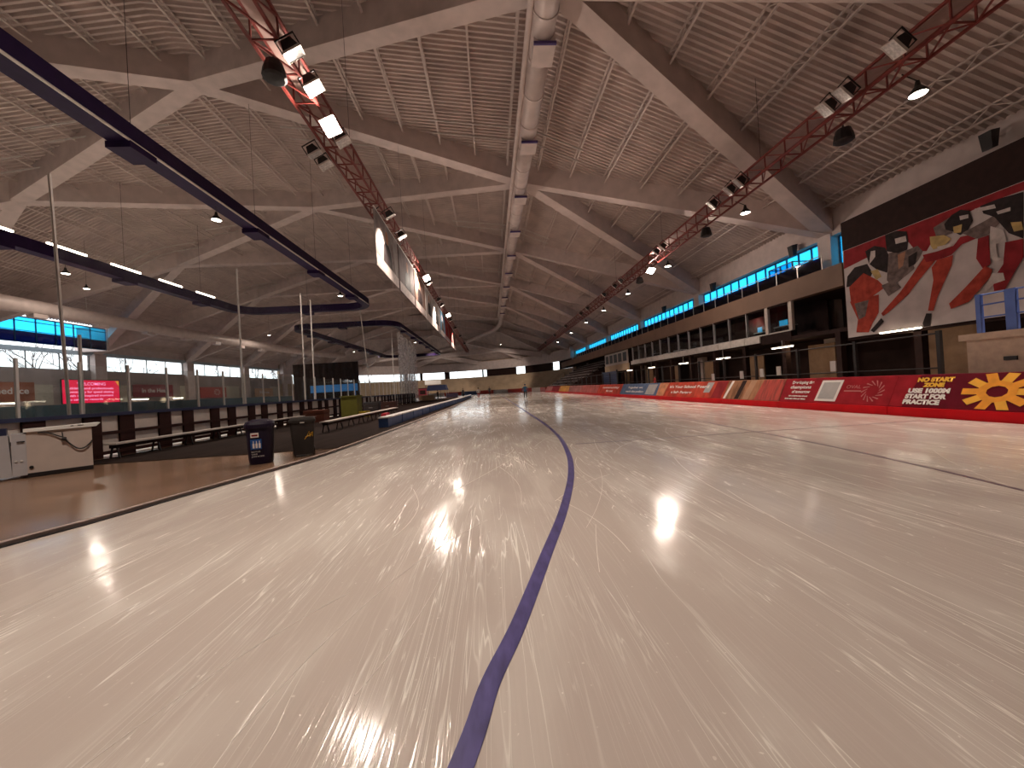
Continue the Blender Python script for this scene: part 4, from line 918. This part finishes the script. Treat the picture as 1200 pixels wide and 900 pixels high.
def flood(x, y, z, tilt, lit, label, power=0):
    t = thing('floodlight', label, 'floodlight', (x, y, z), group='floodlights on the trusses'); t.rotation_euler = tilt
    hs = link('housing', house, t); link('rim', rimm, hs); link('lens', lensl if lit else lensm, hs); link('yoke', yokem, t)
    if power and lit: light('AREA', t, (0, 0, -.13), power * .30, .5, aim=(0, 0, -1)); light('POINT', t, (0, 0, -.35), power * .75, .12, (1, .85, .74))  # added point light spills the lamp's glare onto nearby roof beams
    elif power:
        l_ = light('SPOT', t, (0, 0, -.13), power * 4.7, .25, spot=math.radians(98)); l_.rotation_euler = Matrix.Rotation(0, 3, 'X').to_euler() if False else t.rotation_euler.to_matrix().inverted().to_euler()  # added spot lights the ice from a flood whose lens stays dark
    return t
P1 = 3300  # nearest flood on each truss is added out of view for its light
Lf = [(-5.65, 4.0, 0, 1), (-5.65, 12.5, 0, 0), (-5.65, 13.9, 0, 0), (-5.75, 15.6, 1, 1), (-5.75, 16.9, 0, 0), (-7.3, 17.7, 0, 0), (-7.2, 18.6, 0, 0), (-5.6, 24.2, 0, 1.3), (-5.6, 27.4, 0, 0), (-5.45, 36.7, 1, 1), (-5.6, 39.5, 0, 0), (-5.6, 47, 0, 1.4), (-5.6, 50, 0, 0), (-5.45, 55.3, 1, .15), (-5.6, 61, 0, 0), (-5.6, 69, 0, 1.5), (-5.6, 80, 0, 1), (-5.6, 93, 0, 1)]
for i, (x, y, lit, pw) in enumerate(Lf):
    flood(x, y, 12.35 if lit else 12.6, (-.6, -.4, 0) if lit else (.35 if i % 2 else .15, -.5, 0), lit, ('glaring lit floodlight, %s along the left red truss' if lit else 'floodlight, %s along the left red truss') % ORD[i], P1 * pw)
Rf = [(14.6, 3.5, 0, 1), (14.1, 11.9, 0, 0), (14.2, 13.9, 0, 1), (14.2, 14.7, 0, 0), (14.3, 20.3, 0, 0), (14.3, 21.2, 0, 0), (14.3, 22.9, 0, 1.3), (14.4, 30.0, 0, 0), (14.4, 31.2, 0, 0), (15.3, 34.4, 1, 1), (14.4, 40, 0, 0), (14.4, 42, 0, 0), (14.4, 46, 0, 1.4), (14.4, 54, 0, 0), (14.4, 58, 0, 1.4), (14.4, 70, 0, 1), (14.4, 82, 0, 1), (14.4, 96, 0, 1)]
for i, (x, y, lit, pw) in enumerate(Rf):
    flood(x, y, 11.45 if lit else 12.0, (-.6, .3, 0) if lit else (.45, .75, 0), lit, ('glaring lit floodlight, %s along the right red truss' if lit else 'floodlight, %s along the right red truss') % ORD[i], P1 * pw)
# round downlights
dh = MB().lathe([(.06, .5), (.1, .3), (.27, .08), (.30, 0), (.27, -.0)], 16).mesh('shade', M_black); dl = MB().lathe([(.26, 0.0), (.27, .02), (.1, .03)], 16).mesh('lens', M_down)
for i, y in enumerate((13.3, 23.0, 33.5, 43.5, 53, 63, 75, 90)):
    t = thing('downlight', 'round downlight under the right red truss, %s from the camera' % ORD[i], 'downlight', (16.5, y, 11.45), group='round downlights'); link('shade', dh, t); link('lens', dl, t); MB().bar((0, 0, .5), (-.6, 0, .75), .03).build('bracket', M_black, t)
sk = MB().lathe([(.10, .62), (.26, .55), (.34, .3), (.38, .05), (.30, 0), (.05, -.02)], 12).mesh('horn', M_black)
for i, (x, y, z) in enumerate(((-6.5, 13.0, 12.12), (15.9, 15.7, 11.22), (15.7, 26, 11.22), (15.7, 38, 11.22))):
    t = thing('horn_speaker', ['black horn speaker under the left red truss', 'black horn speaker under the right red truss nearest the camera', 'second black horn speaker under the right red truss', 'third black horn speaker under the right red truss'][i], 'speaker', (x, y, z)); link('horn', sk, t); MB().bar((0, 0, .6), (0, 0, .75), .05).build('bracket', M_black, t)
# lamps read from ice reflections, plus added fill for roof and far tiers
for i, (x, y) in enumerate(((-33.8, 12), (-44, 45), (-16.2, 24.5), (-45, 82), (-16.4, 88), (-16.2, 44), (-34.2, 100), (-33.8, 33), (4, 122), (-18, 124), (-36, 118))):
    t = thing('high_bay_or_fill', 'high-bay or added fill light, %s of eleven' % ORD[i], 'light', (x, y, 15.2 if i in (1, 3) or i > 7 else 12.85), group='high-bay lights over the infield'); link('shade', dh, t); link('lens', dl, t)
    MB().bar((0, 0, .5), (0, 0, zdeck(x, y) - 15.3 if i in (1, 3) or i > 7 else .86), .015).build('stem', M_black, t); light('AREA', t, (0, 0, -.08), P1 * .6, .5, aim=(0, 0, -1)) if i in (1, 3) else light('SPOT', t, (0, 0, -.08), P1 * (6.5 if i < 8 else 13), .25, aim=(0, 0, -1) if i < 8 else (0, .75, -.36), spot=math.radians(115 if i < 8 else 62))
# speakers high on the right edge beam
for i, (y, z) in enumerate(((17.4, 12.2), (29.8, 11.2), (41, 11.2), (53, 11.2))):
    t = thing('wall_speaker', ['black loudspeaker on the roof edge above the mural', 'black loudspeaker above the glass booth', 'black loudspeaker above the clerestory, third from the camera', 'black loudspeaker above the clerestory, fourth from the camera'][i], 'speaker', (25.2, y, z)); MB().hexa([(-.2, -.2, -.5), (.1, -.2, -.4), (.1, .2, -.4), (-.2, .2, -.5)], [(-.3, -.25, .35), (.2, -.25, .45), (.2, .25, .45), (-.3, .25, .35)]).build('cabinet', M_black, t); MB().bar((.1, 0, 0), (.6, 0, .2), .06).build('bracket', M_steel, t)
# posters under the left truss
ph = [('grey', (.26, .22, .21)), ('dark', (.16, .12, .12)), ('brown', (.24, .15, .12)), ('pale', (.50, .45, .42)), ('white', (.52, .48, .46)), ('blue', (.12, .24, .36)), ('red', (.34, .05, .045)), ('maroon', (.22, .03, .03)), ('grey-brown', (.30, .22, .20))]
for i, (nm, c) in enumerate(ph):
    y0 = 23.1 + 5.9 * i; h = 2.8
    t = thing('hanging_poster', '%s athlete poster hung under the left red truss, %s in the row' % (nm, ORD[i]), 'poster', (-6.3, y0 + h, 9.2), group='athlete posters under the truss')
    ps = MB().box(-.03, -h, .0, .03, h, 3.5).build('poster_sheet', mat('poster_' + nm, c, .85, var=.4, scale=.8, spec=.05), t)
    for s in (-1, 1):
        x = s * .036
        MB().poly([(x, -h + .05, .04), (x, h - .05, .04), (x, h - .05, .75), (x, -h + .05, .75)]).build('pale_footer', m_mw, ps)
        u0 = random.uniform(-1, 0); x = s * .040
        MB().poly([(x, u0 - .9, .8), (x, u0 + 1.3, .8), (x, u0 + 1.0, 1.9), (x, u0 + .55, 2.2), (x, u0 - .3, 2.2), (x, u0 - .8, 1.8)]).build('printed_torso', m_mk if i < 6 else m_mr, ps)
        x = s * .044; MB().poly([(x, u0 + .12 + .38 * math.cos(2 * math.pi * k / 10), 2.6 + .45 * math.sin(2 * math.pi * k / 10)) for k in range(10)]).build('printed_head', m_sk, ps)
        MB().poly([(x, u0 + 1.2, .8), (x, u0 + 2.2, .8), (x, u0 + 1.5, 2.8), (x, u0 + 1.1, 2.4)]).build('printed_limb', m_mg, ps)
    for s in (-1, 1): MB().bar((0, s * 2.4, 3.5), (.275, s * 2.4, 3.7), .04).build('clip', M_black, t)
    MB().tube([(0, -h, 3.52), (0, h, 3.52)], .05, 8).build('top_rail', M_white, t)

# ------------------------------------------------------------------ far clutter at the end of the infield
t = thing('market_tent', 'dark blue tent at the far end of the walkway', 'tent', (-12, 88, .05)); MB().hexa([(-2.2, -2, 1.7), (2.2, -2, 1.7), (2.2, 2, 1.7), (-2.2, 2, 1.7)], [(-1.9, -1.7, 2.9), (1.9, -1.7, 2.9), (1.9, 1.7, 2.9), (-1.9, 1.7, 2.9)]).build('canopy', mat('tent_navy', (.02, .03, .09), .6), t)
for sx in (-2.1, 2.1):
    for sy in (-1.9, 1.9): MB().bar((sx, sy, 0), (sx, sy, 1.75), .08).build('pole', M_steel, t)
t = thing('red_kiosk', 'red kiosk left of the dark blue tent', 'kiosk', (-15.6, 90, .05)); MB().box(-1, -1, 0, 1, 1, 2.3).build('kiosk_body', mat('kiosk_red', (.30, .03, .05), .6), t); MB().box(-1.1, -1.1, 2.3, 1.1, 1.1, 2.45).build('kiosk_roof', M_dark, t); MB().box(-.6, -1.05, 1.0, .6, -.99, 1.9).build('hatch', M_dark, t)
t = thing('white_sign', 'blank white board above the dark blue tent', 'board', (-13.6, 92, 0)); MB().box(-1.9, -.05, 3.2, 1.9, .05, 4.2).build('panel', M_white, t)
for s in (-1.7, 1.7): MB().bar((s, 0, .05), (s, 0, 3.2), .08).build('post', M_black, t)
for i, (x_, y_, w_, c_) in enumerate(((-12.3, 74, 2.6, (.38, .28, .16)), (-10.6, 66, 2.0, (.36, .24, .15)), (-8.6, 86, 2.4, (.05, .04, .08)))):
    t = thing('stacked_mats', ['tan stack of mats before the dark blue tent', 'short tan stack of mats nearer the camera', 'dark stack of mats right of the tent'][i], 'mats', (x_, y_, .05)); 
    for k in range(3): MB().box(-w_ / 2, -.8, .3 * k, w_ / 2, .8, .3 * k + .27).build('mat_layer', mat('mats_%d' % i, c_, .7), t)

# ------------------------------------------------------------------ people
M_skin = mat('skin', (.42, .24, .17), .6, var=.05)
def person(name, loc, rz, label, top, legs, hairc, pose='stand', scale=1.0, hat=None):
    """one continuous skinned body; material zones follow the clothing"""
    J = {'pelvis': (0, 0, .98, .15), 'waist': (0, .01, 1.10, .135), 'chest': (0, .0, 1.32, .165), 'neck': (0, .0, 1.50, .06), 'headb': (0, -.01, 1.58, .075), 'headm': (0, -.02, 1.66, .095), 'headt': (0, -.01, 1.75, .07)}
    E_ = [('pelvis', 'waist'), ('waist', 'chest'), ('chest', 'neck'), ('neck', 'headb'), ('headb', 'headm'), ('headm', 'headt')]
    for s, n in ((-1, 'l'), (1, 'r')):
        J['sh' + n] = (s * .19, 0, 1.43, .075); st = .10 * s if pose == 'stand' else .28 * s
        J['el' + n] = (s * .30, .02, 1.17, .055); J['wr' + n] = (s * .27, -.10, .95, .036); J['pa' + n] = (s * .265, -.13, .885, .04)
        J['hip' + n] = (s * .10, 0, .92, .115); J['kn' + n] = (s * .115, -.03 - st * .2, .50, .075); J['an' + n] = (s * .12, .02 + st * .2, .09, .048); J['to' + n] = (s * .14, -.16 + st * .2, .045, .042)
        E_ += [('chest', 'sh' + n), ('sh' + n, 'el' + n), ('el' + n, 'wr' + n), ('wr' + n, 'pa' + n), ('pelvis', 'hip' + n), ('hip' + n, 'kn' + n), ('kn' + n, 'an' + n), ('an' + n, 'to' + n)]
        for f in range(4):
            dx = (-.03 + .02 * f); J['f%d' % f + n] = (s * .265 + dx * .3, -.15 + dx, .83, .010); J['g%d' % f + n] = (s * .255 + dx * .3, -.15 + dx, .79 + .005 * abs(f - 1), .008)
            E_ += [('pa' + n, 'f%d' % f + n), ('f%d' % f + n, 'g%d' % f + n)]
        J['th' + n] = (s * .23, -.17, .86, .010); E_.append(('pa' + n, 'th' + n))
    ks = list(J); me = bpy.data.meshes.new('body'); me.from_pydata([J[k][:3] for k in ks], [(ks.index(a), ks.index(b)) for a, b in E_], []); me.update()
    tmp = bpy.data.objects.new('tmp', me); COL.objects.link(tmp)
    tmp.modifiers.new('skin', 'SKIN'); 
    for i, k in enumerate(ks): me.skin_vertices[0].data[i].radius = (J[k][3], J[k][3] * (.75 if k in ('pelvis', 'waist', 'chest') else 1)); me.skin_vertices[0].data[i].use_root = (k == 'pelvis')
    sd = tmp.modifiers.new('sub', 'SUBSURF'); sd.levels = 2; sd.render_levels = 2
    bpy.context.view_layer.update(); dg = bpy.context.evaluated_depsgraph_get(); dg.update()
    bm_ = bpy.data.meshes.new_from_object(tmp.evaluated_get(dg)); bpy.data.objects.remove(tmp)
    for m in (top, legs, M_skin, M_black): bm_.materials.append(m)
    for p_ in bm_.polygons:
        c = p_.center; p_.use_smooth = True
        p_.material_index = 2 if (c.z > 1.52 or (abs(c.x) > .2 and c.z < .95 and c.y < -.05 and c.z > .7)) else (0 if c.z > .90 else (1 if c.z > .12 else 3))
    t = thing(name, label, 'person', loc, rz); t.scale = (scale,) * 3
    link('body', bm_, t)
    hb_ = MB(); hb_.lathe([(.108, 1.655), (.112, 1.70), (.10, 1.76), (.06, 1.80), (.01, 1.815)], 14, (0, .005, 0)); hb_.build('hair' if not hat else 'hat', hat or mat('hair_dark', hairc, .8), t, True)
    MB().lathe([(.012, 1.64), (.018, 1.65), (.008, 1.68)], 6, (0, -.118, 0)).build('nose', M_skin, t)
    for s in (-1, 1): MB().lathe([(.006, 1.668), (.011, 1.675), (.006, 1.682)], 6, (s * .035, -.108, 0)).build('eye', M_black, t); MB().lathe([(.01, 1.63), (.022, 1.655), (.01, 1.69)], 6, (s * .098, 0, 0)).build('ear', M_skin, t)
    MB().box(-.025, -.112, 1.608, .025, -.10, 1.616).build('mouth', mat('lips', (.30, .10, .09), .6), t)
    for s in (-1, 1):
        st = (.10 if pose == 'stand' else .28) * s * .2
        MB().box(s * .125 - .006, -.30 + st, -.0, s * .125 + .006, .14 + st, .035).build('skate_blade', M_steel, t)
    return t
mj_b = mat('jacket_blue', (.012, .09, .17), .6); mtr = mat('trousers_black', (.015, .014, .02), .7); mj_w = mat('jacket_white', (.6, .56, .54), .6); mj_k = mat('jacket_black', (.025, .02, .025), .7); mj_r = mat('jacket_red', (.35, .03, .03), .6)
person('person', (4.15, 46.4, .01), math.pi, 'person in a blue jacket and black trousers skating away down the ice', mj_b, mtr, (.03, .02, .02), 'stride', .98, hat=mat('hat_dark', (.01, .04, .09), .7))
person('person', (-1.95, 60, .01), .3, 'person in a white jacket standing at the inner edge of the ice', mj_w, mj_r, (.04, .03, .02), 'stride', .95)
person('person', (-5.3, 74, .05), 1.2, 'person in dark clothes on the walkway past the blue foam pads', mj_k, mtr, (.03, .02, .02), 'stand', 1.0)
person('person', (-9.6, 70, .05), 2.2, 'person in a black coat beside the tan stack of mats', mj_k, mtr, (.03, .02, .02), 'stand', .95)
person('person', (-.3, 84, .01), .2, 'tiny distant person in black standing on the ice', mj_k, mtr, (.03, .02, .02), 'stand', 1.0)
person('person', (20.9, 47.8, .02), 1.57, 'person in a red jacket on the concourse behind the grey-blue pad', mj_r, mtr, (.03, .02, .02), 'stand', 1.0)
